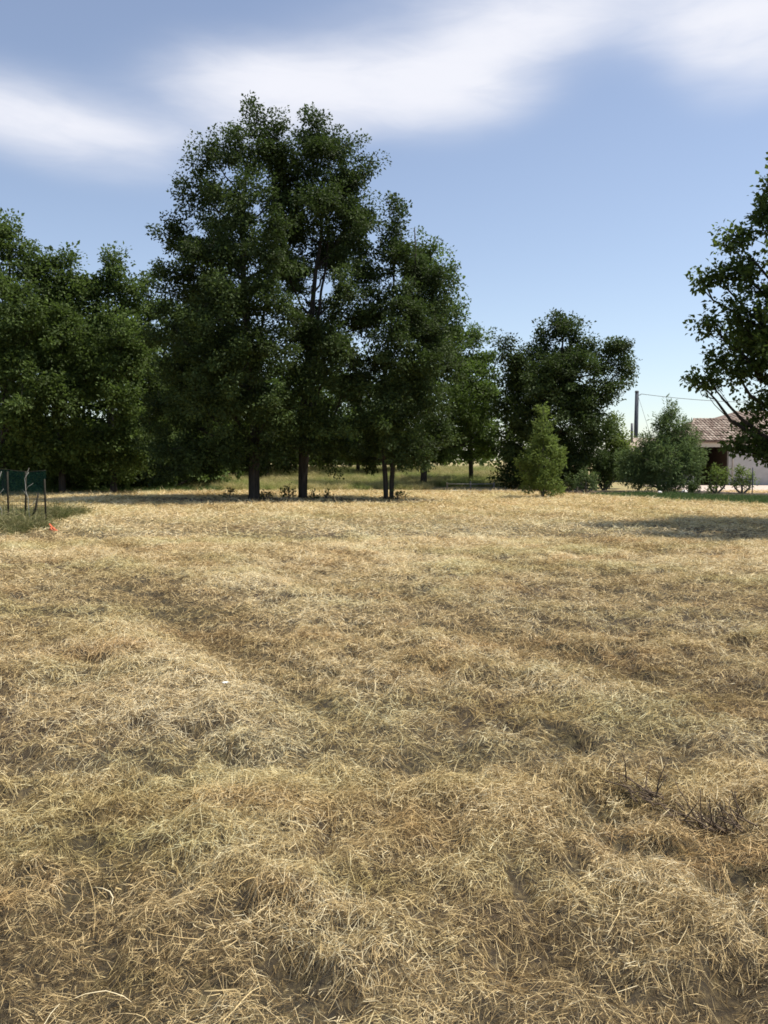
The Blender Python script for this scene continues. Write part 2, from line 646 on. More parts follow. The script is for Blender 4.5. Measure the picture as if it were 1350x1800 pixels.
SHADE_SOIL_POLY = [(-11.5, 33.2), (-8, 30.6), (-5, 30.0), (-1, 30.2), (1.8, 30.8), (3.0, 32.2), (1.5, 34.6), (-2, 35.6), (-6, 35.2), (-10, 35.0)]  # dark soil sheet along the oak shadow band, deepening that shade by its colour
sheet('oak_shade_soil', SHADE_SOIL_POLY, M['mulch'], 0.03, 'dark soil and leaf litter laid to deepen the shade under the oaks', 'soil', 0.5)
sheet('track', [(3.2, 43.0), (3.9, 40.6), (9.0, 40.4), (8.4, 43.4), (6, 44.2)], M['track'], 0.04,
      'pale grey gravel track end beside the round dark tree', 'track', 0.8)

# ------------------------------------------------------------------ hay and grasses (uncountable: instanced tufts)
def strand_mesh(name, n, radius, length, width, tilt, arc, mat, upright=False, segs=3, zj=0.05, tint=(0.0, 1.0), droop=0.3):
    r = radius * np.sqrt(rng.random(n))
    a = rng.random(n) * 2 * np.pi
    root = np.stack([r * np.cos(a), r * np.sin(a), rng.random(n) * zj], -1)
    ln = rng.uniform(length[0], length[1], n)
    az = rng.random(n) * 2 * np.pi
    el = np.clip(rng.normal(tilt[0], tilt[1], n), -0.5, 1.5)
    bend_h = rng.normal(0, 0.9, n)
    w = rng.uniform(width[0], width[1], n)
    pts = [root]
    cur_el, cur_az = el.copy(), az.copy()
    step = ln / segs
    for k in range(segs):
        d = np.stack([np.cos(cur_el) * np.cos(cur_az), np.cos(cur_el) * np.sin(cur_az), np.sin(cur_el)], -1)
        pts.append(pts[-1] + d * step[:, None])
        cur_el = cur_el - rng.normal(arc, arc * 0.6 + 0.05, n) / segs * 2
        cur_az = cur_az + bend_h / segs
    P = np.stack(pts, 1)                                   # n, segs+1, 3
    if not upright:
        P[..., 2] = np.maximum(P[..., 2], 0.004 + rng.random((n, 1)) * 0.02)
    roll = rng.random(n) * np.pi
    side = np.stack([-np.sin(az), np.cos(az), np.zeros(n)], -1) * np.cos(roll)[:, None] + np.array([0, 0, 1.0]) * np.sin(roll)[:, None]
    taper = np.linspace(1, 0.35, segs + 1)
    off = side[:, None, :] * (w[:, None] * 0.5 * taper[None, :])[..., None]
    A, B = P - off, P + off
    V = np.stack([A, B], 2).reshape(n, -1, 3)              # n, 2(segs+1), 3
    m = 2 * (segs + 1)
    base = np.arange(n)[:, None] * m
    q = []
    for k in range(segs):
        q.append(np.stack([base[:, 0] + 2 * k, base[:, 0] + 2 * k + 1, base[:, 0] + 2 * k + 3, base[:, 0] + 2 * k + 2], -1))
    q = np.concatenate(q)
    t = np.repeat(np.clip(rng.beta(2.2, 1.9, n) * (tint[1] - tint[0]) + tint[0], 0, 1), m)
    return mesh_np(name, V.reshape(-1, 3), q, mat, True, {'tint': t})


def tuft_collection(name, meshes):
    c = bpy.data.collections.new(name)
    for i, me in enumerate(meshes):
        o = bpy.data.objects.new('%s_tuft' % name, me)
        c.objects.link(o)
    return c


def scatter(name, pts, rot, scl, coll, count, label, cat):
    me = bpy.data.meshes.new(name)
    me.vertices.add(len(pts))
    me.vertices.foreach_set('co', np.asarray(pts, np.float32).ravel())
    a = me.attributes.new('turn', 'FLOAT_VECTOR', 'POINT')
    a.data.foreach_set('vector', np.asarray(rot, np.float32).ravel())
    a = me.attributes.new('size', 'FLOAT_VECTOR', 'POINT')
    a.data.foreach_set('vector', np.asarray(scl, np.float32).ravel())
    a = me.attributes.new('pick', 'INT', 'POINT')
    a.data.foreach_set('value', rng.integers(0, count, len(pts)).astype(np.int32))
    o = link(name, me)
    ng = bpy.data.node_groups.new(name, 'GeometryNodeTree')
    ng.interface.new_socket('Geometry', in_out='INPUT', socket_type='NodeSocketGeometry')
    ng.interface.new_socket('Geometry', in_out='OUTPUT', socket_type='NodeSocketGeometry')
    N, L = ng.nodes.new, ng.links.new
    gi, go = N('NodeGroupInput'), N('NodeGroupOutput')
    ci = N('GeometryNodeCollectionInfo')
    ci.inputs['Collection'].default_value = coll
    ci.inputs['Separate Children'].default_value = True
    ci.inputs['Reset Children'].default_value = True
    ip = N('GeometryNodeInstanceOnPoints')
    ip.inputs['Pick Instance'].default_value = True

    def attr(nm, ty):
        n = N('GeometryNodeInputNamedAttribute')
        n.data_type = ty
        n.inputs['Name'].default_value = nm
        return n.outputs['Attribute']
    L(gi.outputs[0], ip.inputs['Points'])
    L(ci.outputs[0], ip.inputs['Instance'])
    L(attr('pick', 'INT'), ip.inputs['Instance Index'])
    L(attr('turn', 'FLOAT_VECTOR'), ip.inputs['Rotation'])
    L(attr('size', 'FLOAT_VECTOR'), ip.inputs['Scale'])
    L(ip.outputs[0], go.inputs[0])
    md = o.modifiers.new('tufts', 'NODES')
    md.node_group = ng
    tag(o, label, cat, kind='stuff')
    return o


def inside(poly, x, y):
    r = np.zeros(len(x), bool)
    n = len(poly)
    j = n - 1
    for i in range(n):
        xi, yi = poly[i]
        xj, yj = poly[j]
        c = ((yi > y) != (yj > y)) & (x < (xj - xi) * (y - yi) / (yj - yi + 1e-12) + xi)
        r ^= c
        j = i
    return r


def fan_points(y0, y1, density, half=0.62, margin=2.0):
    """even random points over the part of the field between two distances"""
    xm = y1 * half + margin
    n = int((y1 - y0) * 2 * xm * density)
    x = rng.uniform(-xm, xm, n)
    y = rng.uniform(y0, y1, n)
    k = np.abs(x) < y * half + margin
    return x[k], y[k]


def hay_field(x, y):
    """how thickly the cut hay lies (0..1) in clumps, swaths and bare pockets"""
    u = x * DIR[0] + y * DIR[1]
    v = -x * DIR[1] + y * DIR[0]
    m = 0.34 * vnoise(u * 0.38 + 9, v * 1.7 + 3, 0) + 0.30 * vnoise(x * 3.1, y * 3.1, 1) + 0.24 * vnoise(x * 7.3, y * 7.3, 2) + 0.12 * vnoise(x * 14 + 3, y * 14, 4)
    hole = hay_hole(x, y)
    return (0.55 + 0.45 * sstep(0.30, 0.56, m)) * (1 - 0.88 * hole)


def hay_part(name, y0, y1, dens, length, width, segs, bare, margin, label, lift=0.05, comb=0.15, tilt=0.16, skip=None):
    """every stalk a thin bent ribbon lying on the lumps of the field"""
    x, y = fan_points(y0, y1, dens, 0.47, margin)
    if skip is not None:                       # only the ground to either side of the stretches above
        k = (np.abs(x) > y * 0.47 + skip) | (y < 1.7)
        x, y = x[k], y[k]
    f = hay_field(x, y)
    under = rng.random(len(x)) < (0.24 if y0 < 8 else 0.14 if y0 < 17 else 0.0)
    k = (under | (rng.random(len(x)) < bare + (1 - bare) * f)) & ~inside(LAWN_POLY, x, y) & ~inside(BED_POLY, x, y)
    k &= ~(inside(SHADE_SOIL_POLY, x + rng.normal(0, .35, len(x)), y + rng.normal(0, .35, len(x))) & (rng.random(len(x)) < 0.72))  # hay thinned over the sheet that darkens the oak shade
    x, y, f, under = x[k], y[k], f[k], under[k]
    n = len(x)
    far_ = np.clip((y - y0) / (y1 - y0), 0, 1)
    ln = rng.uniform(length[0], length[1], n) * rng.choice([0.6, 1.0, 1.0, 1.5], n) * (1 + 0.5 * far_)
    w = rng.uniform(width[0], width[1], n) * (1 + 0.9 * far_)
    # stalks of one clump tend the same way
    ca = vnoise(x * 2.3 + 7, y * 2.3, 9) * 14.0
    az = np.where(rng.random(n) < comb, ca + rng.normal(0, 0.5, n), rng.random(n) * 2 * np.pi)
    el = rng.normal(tilt, 0.34, n)
    bend = rng.normal(0, 2.4, n)
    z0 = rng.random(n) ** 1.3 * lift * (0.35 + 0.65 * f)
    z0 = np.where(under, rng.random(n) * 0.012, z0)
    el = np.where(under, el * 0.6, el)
    P = [np.stack([x, y, z0], -1)]
    for s in range(segs):
        d = np.stack([np.cos(el) * np.cos(az), np.cos(el) * np.sin(az), np.sin(el)], -1)
        P.append(P[-1] + d * (ln / segs)[:, None])
        el = el - rng.normal(0.28, 0.5, n) * 2.2 / segs
        az = az + bend / segs
    P = np.stack(P, 1)
    P[..., 2] = np.maximum(P[..., 2], 0.003)
    P[..., 2] += height(P[..., 0], P[..., 1]) - 0.015
    roll = rng.random(n) * np.pi
    az0 = np.arctan2(P[:, 1, 1] - P[:, 0, 1], P[:, 1, 0] - P[:, 0, 0])
    side = np.stack([-np.sin(az0), np.cos(az0), np.zeros(n)], -1) * np.cos(roll)[:, None] + np.array([0, 0, 1.0]) * np.sin(roll)[:, None]
    wk = w[:, None] * 0.5 * np.linspace(1, 0.5, segs + 1)[None, :]
    A, B = P[:, :segs] - side[:, None] * wk[:, :segs, None], P[:, :segs] + side[:, None] * wk[:, :segs, None]
    V = np.concatenate([np.stack([A, B], 2).reshape(n, -1, 3), P[:, segs:]], 1)
    m = 2 * segs + 1
    b0 = np.arange(n) * m
    q = [np.stack([b0 + 2 * k, b0 + 2 * k + 1, b0 + 2 * k + 3, b0 + 2 * k + 2], -1) for k in range(segs - 1)]
    t = np.stack([b0 + 2 * segs - 2, b0 + 2 * segs - 1, b0 + 2 * segs], -1)
    uu, vv = x * DIR[0] + y * DIR[1], -x * DIR[1] + y * DIR[0]
    tint = np.clip(rng.beta(1.5, 1.1, n) + (vnoise(x * 4, y * 4, 10) - .5) * 0.35 + (vnoise(uu * 0.38 + 9, vv * 1.7 + 3, 0) - .5) * 0.42 + (vnoise(uu * 0.2 + 4, vv * 0.8, 8) - .5) * 0.3 + 0.09, 0, 1)
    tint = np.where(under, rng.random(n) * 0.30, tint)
    faces = ([np.concatenate(q)] if q else []) + [t]
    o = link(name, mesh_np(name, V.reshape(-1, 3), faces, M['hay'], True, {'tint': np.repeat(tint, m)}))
    tag(o, label, 'hay', kind='stuff')
    return o


hay_part('cut_hay', 1.7, 4.2, 17500, (0.026, 0.08), (0.0007, 0.0016), 2, 0.10, 0.9, 'loose dry hay in the nearest stretch of the mown field', 0.06)
hay_part('cut_hay', 4.2, 8.0, 6600, (0.035, 0.095), (0.0013, 0.0026), 2, 0.10, 0.9, 'tangled dry hay just beyond the nearest stretch', 0.06)
hay_part('cut_hay', 8.0, 17.0, 3400, (0.04, 0.10), (0.0034, 0.0056), 1, 0.10, 1.0, 'dry hay lying in the middle stretch of the mown field', 0.07)
hay_part('cut_hay', 17.0, 42.0, 380, (0.08, 0.18), (0.009, 0.015), 1, 0.3, 3.5, 'pale hay on the far stretch of field before the trees', 0.08)
hay_part('cut_hay', 0.2, 6.0, 6000, (0.035, 0.10), (0.0014, 0.0026), 1, 0.3, 2.8, 'dry hay spread close by, to either side of the viewpoint', 0.06, skip=0.85)
hay_part('cut_hay', 6.0, 17.0, 1700, (0.06, 0.14), (0.0035, 0.0055), 1, 0.3, 3.4, 'dry hay further off along both flanks of the field', 0.06, skip=0.85)
# long loose stalks curling up out of the hay close by
x, y = fan_points(1.8, 9, 14, 0.47, 0.9)
n = len(x)
az = rng.random(n) * 6.28
el = rng.normal(0.5, 0.4, n)
ln = rng.uniform(0.08, 0.24, n)
bend = rng.normal(0, 1.6, n)
P_ = [np.stack([x, y, height(x, y) + 0.02 * hay_field(x, y)], -1)]
for k in range(6):
    d = np.stack([np.cos(el) * np.cos(az), np.cos(el) * np.sin(az), np.sin(el)], -1)
    P_.append(P_[-1] + d * (ln / 6)[:, None])
    el = el - rng.normal(0.2, 0.2, n)
    az = az + bend / 6
P_ = np.stack(P_, 1)
P_[..., 2] = np.maximum(P_[..., 2], height(P_[..., 0], P_[..., 1]) + 0.01)
sd = np.stack([-np.sin(az), np.cos(az), rng.normal(0, .5, n)], -1)
wk = rng.uniform(0.0010, 0.0022, n)[:, None] * np.linspace(1, 0.4, 7)[None, :]
V = np.stack([P_ - sd[:, None] * wk[..., None], P_ + sd[:, None] * wk[..., None]], 2).reshape(-1, 3)
b0 = np.arange(n) * 14
q = np.concatenate([np.stack([b0 + 2 * k, b0 + 2 * k + 1, b0 + 2 * k + 3, b0 + 2 * k + 2], -1) for k in range(6)])
tag(link('loose_stalks', mesh_np('loose_stalks', V, q, M['hay'], True, {'tint': np.repeat(rng.uniform(0.5, 1, n), 14)})),
    'long pale stalks curling up out of the near hay', 'hay', kind='stuff')

# rough uncut grass beyond the three big trees
blade = [strand_mesh('rough_blade', 90, 0.35, (0.25, 0.75), (0.010, 0.022), (1.15, 0.25), 0.5, M['tall_grass'], True, 3, 0.01, t) for t in [(0, 1), (0, 0.8), (0.25, 1)]]
x = rng.uniform(-34, 11, 9000)
y = rng.uniform(44, 66, 9000)
k = (vnoise(x * 0.3, y * 0.3, 5) + 0.25 * rng.random(9000) > 0.35) & (y > 43.8 + 0.6 * vnoise(x * .5, y * 0, 6)) & (x < 10.5 - (y - 44) * 0.05)
k &= ~((x > 2.5) & (y < 47))
x, y = x[k], y[k]
n = len(x)
s = rng.uniform(0.35, 0.9, n)
scatter('rough_grass', np.stack([x, y, height(x, y) - 0.02], -1), np.stack([np.zeros(n), np.zeros(n), rng.random(n) * 6.28], -1),
        np.stack([s, s, s], -1), tuft_collection('rough_grass', blade), len(blade), 'taller green and straw grass growing behind the three big trees', 'grass')
# grass of the lawn strip
lawn_t = [strand_mesh('lawn_blade', 110, 0.3, (0.06, 0.2), (0.008, 0.016), (1.0, 0.35), 0.6, M['lawn_blade'], True, 2, 0.01) for _ in range(3)]
x = rng.uniform(9, 34, 7000)
y = rng.uniform(27, 38, 7000)
k = inside(LAWN_POLY, x, y)
x, y = x[k], y[k]
n = len(x)
s = rng.uniform(0.6, 1.3, n)
scatter('lawn_grass', np.stack([x, y, height(x, y)], -1), np.stack([np.zeros(n), np.zeros(n), rng.random(n) * 6.28], -1),
        np.stack([s, s, s], -1), tuft_collection('lawn_grass', lawn_t), len(lawn_t), 'short dark green grass of the lawn strip by the house', 'grass')
# weeds left standing along the fence
weed_t = [strand_mesh('weed_blade', 80, 0.2, (0.15, 0.5), (0.006, 0.014), (1.0, 0.35), 0.8, M['weed'], True, 3, 0.02, t) for t in [(0, 0.8), (0, 1), (0.2, 1)]]
x = np.concatenate([rng.uniform(-16, -7.9, 420), rng.uniform(-8.7, -7.95, 60), rng.uniform(-16, -8.6, 900)])
y = np.concatenate([18.9 + rng.normal(0, 0.42, 480), rng.uniform(19.8, 24, 900)])
n = len(x)
s = rng.uniform(0.5, 1.15, n) * rng.choice([0.7, 1.0, 1.3], n)
scatter('fence_weeds', np.stack([x, y, height(x, y) - 0.01], -1), np.stack([np.zeros(n), np.zeros(n), rng.random(n) * 6.28], -1),
        np.stack([s, s, s], -1), tuft_collection('fence_weeds', weed_t), len(weed_t), 'unmown green weeds along the foot of the netted fence', 'weeds')
# scruffy low growth on the shaded floor of the wood
floor_t = [strand_mesh('floor_blade', 70, 0.4, (0.2, 0.6), (0.012, 0.03), (0.9, 0.4), 0.8, M['lawn_blade'], True, 3, 0.02, t) for t in [(0, 0.8), (0.2, 1)]]
x = rng.uniform(-40, -8.5, 4000)
y = rng.uniform(39.2, 62, 4000)
k = y > 39.2 + 1.2 * vnoise(x * 0.6, y * 0, 7) + sstep(-14, -8, x) * 3.4
x, y = x[k], y[k]
n = len(x)
s = rng.uniform(0.4, 1.0, n)
scatter('wood_undergrowth', np.stack([x, y, height(x, y) - 0.02], -1), np.stack([np.zeros(n), np.zeros(n), rng.random(n) * 6.28], -1),
        np.stack([s, s, s], -1), tuft_collection('wood_undergrowth', floor_t), len(floor_t), 'low dark undergrowth on the floor of the wood', 'undergrowth')

# ------------------------------------------------------------------ trees
def norm(a):
    return a / (np.linalg.norm(a, axis=-1, keepdims=True) + 1e-9)


def leaf_mesh(name, C, out_dir, per, clump_r, size, mat, shape='oval', up=0.6, flat=0.7, tint_clump=0.18, tmul=1.0):
    """leaves gathered in clumps; every leaf is a folded blade of its own"""
    nC = len(C)
    cnt = rng.poisson(per, nC).clip(3)
    idx = np.repeat(np.arange(nC), cnt)
    n = len(idx)
    cr = clump_r * rng.uniform(0.65, 1.35, nC)
    d = norm(rng.normal(size=(n, 3)))
    rad = rng.random(n) ** 0.5
    off = d * (rad * cr[idx])[:, None]
    off[:, 2] *= flat
    # stretch along the outward direction of the clump
    o = out_dir[idx]
    off += o * (np.sum(off * o, -1, keepdims=True)) * 0.5
    pos = C[idx] + off
    od = norm(off + 1e-5)
    axis_d = norm(od * 0.9 + rng.normal(size=(n, 3)) * 0.7 + o * 0.4 + np.array([0, 0, -0.25]))
    nrm = norm(np.array([0, 0, up]) + rng.normal(size=(n, 3)) * 0.55 + od * 0.25 + o * 0.15)
    side = norm(np.cross(axis_d, nrm))
    nrm = np.cross(side, axis_d)
    sz = rng.uniform(0.55, 1.4, n)
    ln = (size[0] * sz * rng.uniform(.85, 1.15, n))[:, None]
    wd = (size[1] * sz * rng.uniform(.85, 1.15, n))[:, None]
    tc = rng.normal(0.45, tint_clump, nC)
    tint = np.clip(tc[idx] + rng.normal(0, 0.16, n), 0, 1) * tmul
    if shape == 'oval':
        a = pos
        b = pos + axis_d * ln * 0.45 + side * wd * 0.5 + nrm * wd * 0.14
        c = pos + axis_d * ln - nrm * ln * 0.08
        e = pos + axis_d * ln * 0.45 - side * wd * 0.5 + nrm * wd * 0.14
        V = np.stack([a, b, c, e], 1).reshape(-1, 3)
        i = np.arange(n) * 4
        T = np.concatenate([np.stack([i, i + 1, i + 2], -1), np.stack([i, i + 2, i + 3], -1)])
        k = 4
    else:                                                   # broad lobed leaf
        a = pos
        b = pos + axis_d * ln * 0.25 + side * wd * 0.55
        c = pos + axis_d * ln * 0.75 + side * wd * 0.38 - nrm * ln * 0.06
        t_ = pos + axis_d * ln * 1.02 - nrm * ln * 0.14
        f = pos + axis_d * ln * 0.75 - side * wd * 0.38 - nrm * ln * 0.06
        e = pos + axis_d * ln * 0.25 - side * wd * 0.55
        m_ = pos + axis_d * ln * 0.5 - nrm * wd * 0.1
        V = np.stack([a, b, c, t_, f, e, m_], 1).reshape(-1, 3)
        i = np.arange(n) * 7
        T = np.concatenate([np.stack([i + p, i + q, i + 6], -1) for p, q in ((0, 1), (1, 2), (2, 3), (3, 4), (4, 5), (5, 0))])
        k = 7
    return mesh_np(name, V, T, mat, False, {'tint': np.repeat(tint, k)})


def curve(p0, p1, lift, n=7, wob=0.08):
    """a limb that leaves the stem outward and turns up"""
    p0, p1 = np.asarray(p0, float), np.asarray(p1, float)
    t = np.linspace(0, 1, n)[:, None]
    c = (p0 + p1) / 2 + np.array([(p1 - p0)[0] * 0.18, (p1 - p0)[1] * 0.18, -lift])
    pts = (1 - t) ** 2 * p0 + 2 * t * (1 - t) * c + t * t * p1
    ln = np.linalg.norm(p1 - p0)
    w = rng.normal(size=(n, 3)) * wob * ln * 0.18
    w[0] = 0
    w[-1] = 0
    return pts + w


def make_tree(name, base, lobes, mat, label, cat='tree', group=None, stems=None, r0=0.25, top=None, per=55, clump=0.42, size=(0.15, 0.09),
              dens=5.0, shape='oval', bark=None, shell=0.35, first=0.18, lean=(0, 0), trunk_sides=10, flat=0.7, branchlets=0.5, up=0.85, tint_clump=0.2, loft=0.12):
    """base: foot of the trunk; lobes: (x, y, z, rx, ry, rz) masses of the crown in world units"""
    bark = bark or M['bark']
    base = np.asarray(base, float)
    lob = np.asarray(lobes, float)
    lob = lob.copy()
    lob[:, :3] -= base
    root = empty(name, tuple(base))
    tag(root, label, cat, group)
    mb = MB()
    ztop = top if top is not None else float(lob[:, 2].max() - min(0.3, 0.2 * lob[:, 2].max()))
    stems = stems or [((0, 0), 1.0, 1.0)]
    paths = []
    for (off, frac, rf) in stems:
        n = 14
        t = np.linspace(0, 1, n)
        # the stem follows the mean of the crown as it goes up
        zz = t * ztop * frac
        wx = np.zeros(n)
        wy = np.zeros(n)
        for i, z in enumerate(zz):
            w = np.exp(-((lob[:, 2] - z) / (0.18 * ztop + 0.3)) ** 2) * lob[:, 3]
            w = w / (w.sum() + 1e-9)
            s = sstep(0.15, 1.0, np.array(t[i])) * 0.75
            wx[i] = s * (w * lob[:, 0]).sum()
            wy[i] = s * (w * lob[:, 1]).sum()
        wob = np.cumsum(rng.normal(0, 0.012 * ztop / n * 3, (n, 2)), 0)
        wob[:2] = 0
        spread = (0.25 + 0.75 * sstep(0.0, 0.5, t))
        P = np.stack([wx + wob[:, 0] + off[0] * spread + lean[0] * t * ztop, wy + wob[:, 1] + off[1] * spread + lean[1] * t * ztop, zz - 0.08 * (t == 0)], -1)
        R = r0 * rf * (1 - t) ** 0.75 + 0.018
        R[0] *= 1.45
        R[1] *= 1.03
        # a tight ring just above the ground for the root flare
        P = np.insert(P, 1, P[0] + (P[1] - P[0]) * 0.22, 0)
        R = np.insert(R, 1, r0 * rf * 1.12)
        mb.tube(P, R, trunk_sides)
        paths.append((P, R))
    C, O = [], []
    for li, (cx, cy, cz, rx, ry, rz) in enumerate(lob):
        c = np.array([cx, cy, cz])
        P, R = paths[li % len(paths)]
        hd = min(np.hypot(P[:, 0] - cx, P[:, 1] - cy))
        za = np.clip(cz - 0.25 * rz - hd * 0.75, ztop * first, ztop * 0.93)
        k = int(np.argmin(np.abs(P[:, 2] - za)))
        limb = curve(P[k], c + np.array([0, 0, rz * 0.35]), loft * np.linalg.norm(c - P[k]))
        lr = min(R[k] * 0.6, 0.022 * np.linalg.norm(c - P[k]) + 0.02)
        mb.tube(limb, np.linspace(lr, 0.012, len(limb)), 5, cap=False)
        vol = rx * ry * rz * 4.19
        area = (rx * ry + ry * rz + rx * rz) * 4.19
        n = max(4, int(dens * area * 0.5 + dens * vol * 0.12))
        d = norm(rng.normal(size=(n, 3)))
        d[:, 2] = np.where((d[:, 2] < -0.55) & (rng.random(n) < 0.5), -d[:, 2], d[:, 2])
        rr = 1 - shell * 2.0 * rng.random(n) ** 1.6
        rr = np.clip(rr, 0.12, 1.0) * rng.uniform(0.86, 1.1, n)
        p = c + d * rr[:, None] * np.array([rx, ry, rz])
        # drop what falls deep inside another lobe, so the leaves sit where the light is
        keep = np.ones(n, bool)
        for lj in range(len(lob)):
            if lj == li:
                continue
            q = (p - lob[lj, :3]) / lob[lj, 3:]
            keep &= ~((np.sum(q * q, -1) < 0.22))
        keep &= p[:, 2] > 0.15
        p, d = p[keep], d[keep]
        C.append(p)
        O.append(norm(d + np.array([0, 0, 0.25])))
        for q in p[rng.random(len(p)) < branchlets]:
            j = rng.integers(max(1, len(limb) - 4), len(limb))
            mid_ = (limb[j] + q) / 2 + rng.normal(size=3) * 0.06 - np.array([0, 0, 0.05])
            mb.tube(np.array([limb[j], mid_, q]), np.array([0.016, 0.011, 0.005]), 3, cap=False)
    C, O = np.vstack(C), np.vstack(O)
    mb.build('trunk', bark, root, True)
    link('crown', leaf_mesh('crown', C, O, per, clump, size, mat, shape, up, flat, tint_clump), root)
    return root


def L2(spec, depth, dscale=0.85, extra=True, jitter=0.25):
    """photograph ellipses (px, py, rx, ry[, depth offset]) -> crown masses around a depth, filled out towards and away from us"""
    out = []
    for s in spec:
        px, py, rx, ry = s[:4]
        dy = s[4] if len(s) > 4 else 0.0
        k = depth / F
        p = at(px, py, depth + dy)
        r = (rx * k * 0.93, (rx + ry) * 0.5 * k * dscale, ry * k * 0.93)
        out.append((*p, *r))
    return out


# --- the three big oaks in the middle of the picture
DA = 33.0
spec = [(452, 218, 24, 38), (470, 262, 52, 56), (420, 270, 40, 46, -0.8), (372, 275, 34, 38), (500, 330, 50, 60, 1.0), (350, 345, 46, 50, 0.6), (420, 360, 56, 60, -1.6),
        (320, 420, 44, 40), (375, 450, 60, 56, -2.0), (470, 440, 60, 62, -2.2), (400, 430, 60, 70, 2.2), (505, 430, 40, 60, 1.6), (320, 500, 52, 48, -0.6), (390, 540, 64, 58, -2.6), (470, 540, 56, 58, -2.4),
        (300, 580, 50, 54, 1.0), (370, 620, 70, 60, -2.4), (450, 640, 60, 62, -2.6), (320, 670, 62, 56, -0.6), (400, 700, 66, 54, -2.4), (470, 730, 50, 46, -2.0), (330, 750, 60, 46, 0.4), (390, 560, 80, 90, 2.6),
        (410, 775, 50, 40, -1.2), (330, 795, 56, 30, -0.6), (395, 806, 40, 22, -1.4), (350, 820, 50, 20, 0.2), (300, 825, 40, 24, 1.2), (425, 815, 30, 16, 1.5), (485, 812, 30, 18, 1.4), (470, 786, 36, 32, -1.0), (285, 800, 40, 30, 1.0), (440, 800, 60, 30, 2.0), (400, 690, 80, 70, 2.8), (290, 720, 46, 50, 1.6)]
make_tree('oak_tree', (*at(447, 881, DA)[:2], 0.0), L2(spec, DA), M['leaf_oak'], 'tallest dark oak, leftmost of the three big trees with bare trunk foot', 'tree', 'three big oaks',
          r0=0.205, per=185, clump=0.43, size=(0.108, 0.074), dens=3.1, top=14.0)
DB = 34.2
spec = [(558, 226, 20, 36), (585, 262, 38, 50), (548, 290, 36, 46, -0.8), (620, 330, 34, 50), (648, 298, 20, 26), (560, 370, 40, 52, -1.4), (615, 400, 44, 56, -0.6), (640, 390, 24, 40, 1.0), (590, 440, 40, 50, 1.8),
        (640, 480, 34, 50, -0.4), (500, 480, 36, 50, -1.6), (600, 520, 34, 44, -1.8), (640, 560, 38, 46, -1.2), (520, 590, 44, 50, -2.0), (590, 620, 46, 46, -2.4), (540, 680, 44, 46, -2.2),
        (610, 690, 44, 44, -2.0), (630, 745, 36, 32, -2.2), (580, 750, 36, 30, -1.8), (500, 740, 36, 40, -1.0), (560, 782, 34, 26, -1.2), (535, 750, 30, 40, -2.0), (505, 790, 30, 28, 0.6), (570, 806, 34, 18, 1.4), (625, 800, 30, 20, 1.6), (610, 788, 36, 24, 0.4), (560, 600, 60, 70, 2.2), (518, 330, 28, 46, 0.5), (512, 400, 30, 50, 1.0), (522, 500, 36, 56, 1.6), (575, 470, 36, 50, 2.0), (540, 250, 20, 30, .6), (600, 350, 40, 60, 1.4)]
make_tree('oak_tree', (*at(532, 877, DB)[:2], 0.0), L2(spec, DB), M['leaf_oak'], 'big oak with twin pointed top, middle of the three big trees', 'tree', 'three big oaks',
          r0=0.16, per=185, clump=0.42, size=(0.108, 0.074), dens=3.5, top=13.6, stems=[((0, 0), 1.0, 1.0), ((0.35, 0.1), 0.9, 0.55)])
DC = 33.6
spec = [(696, 372, 15, 28), (700, 420, 26, 40), (690, 470, 34, 44, -0.6), (735, 480, 34, 44, 0.4), (760, 520, 34, 50), (700, 540, 40, 46, -1.2), (755, 590, 38, 50, -0.8), (690, 610, 36, 44, -1.6), (730, 650, 44, 48, -1.6),
        (680, 690, 40, 44, -1.6), (745, 710, 40, 44, -1.2), (700, 755, 44, 36, -1.2), (655, 640, 34, 44, 0.4), (780, 640, 30, 44, 0.6), (720, 580, 44, 70, 1.8), (650, 550, 26, 40, 0.0), (715, 700, 50, 60, 1.8), (655, 780, 34, 30, 0.0), (684, 758, 34, 40, -2.0), (700, 800, 28, 20, -1.4), (725, 792, 36, 24, -0.6), (765, 770, 30, 34, 0.4), (690, 800, 30, 20, 1.0), (650, 806, 30, 18, 1.4), (735, 808, 32, 18, 1.2)]
make_tree('oak_tree', (*at(683, 878, DC)[:2], 0.0), L2(spec, DC), M['leaf_oak'], 'forked oak on two close stems, rightmost and lowest of the three big trees', 'tree', 'three big oaks',
          r0=0.095, per=185, clump=0.40, size=(0.108, 0.074), dens=3.6, top=10.8, stems=[((-0.42, 0), 0.95, 0.95), ((0.45, 0.05), 1.0, 0.9)])

# --- brighter trees behind them on the right
DD = 47.0
spec = [(755, 440, 30, 30), (775, 490, 32, 44), (740, 500, 36, 50, 1), (790, 560, 28, 46), (760, 580, 40, 50), (780, 650, 44, 50), (740, 680, 44, 50, -1), (790, 720, 40, 44, -1), (750, 760, 46, 36, -1), (803, 600, 30, 46, .5), (815, 680, 38, 50, .5), (832, 745, 38, 44, 0), (846, 690, 30, 56, 1), (850, 765, 30, 46, 1), (790, 785, 40, 28, 0), (740, 798, 44, 20, 0)]
make_tree('broadleaf_tree', (*at(745, 842, DD)[:2], hgt(at(745, 842, DD)[0], DD)), L2(spec, DD), M['leaf_bright'], 'brighter green tree standing just behind the forked oak', 'tree', 'trees behind the oaks',
          r0=0.17, per=110, clump=0.5, size=(0.16, 0.10), dens=2.0, top=11.5)
DE = 51.0
spec = [(832, 602, 26, 32), (848, 650, 30, 44), (812, 650, 34, 48), (856, 705, 24, 46), (825, 720, 42, 50), (800, 760, 36, 40), (845, 765, 26, 40), (812, 798, 28, 20), (850, 795, 22, 22)]
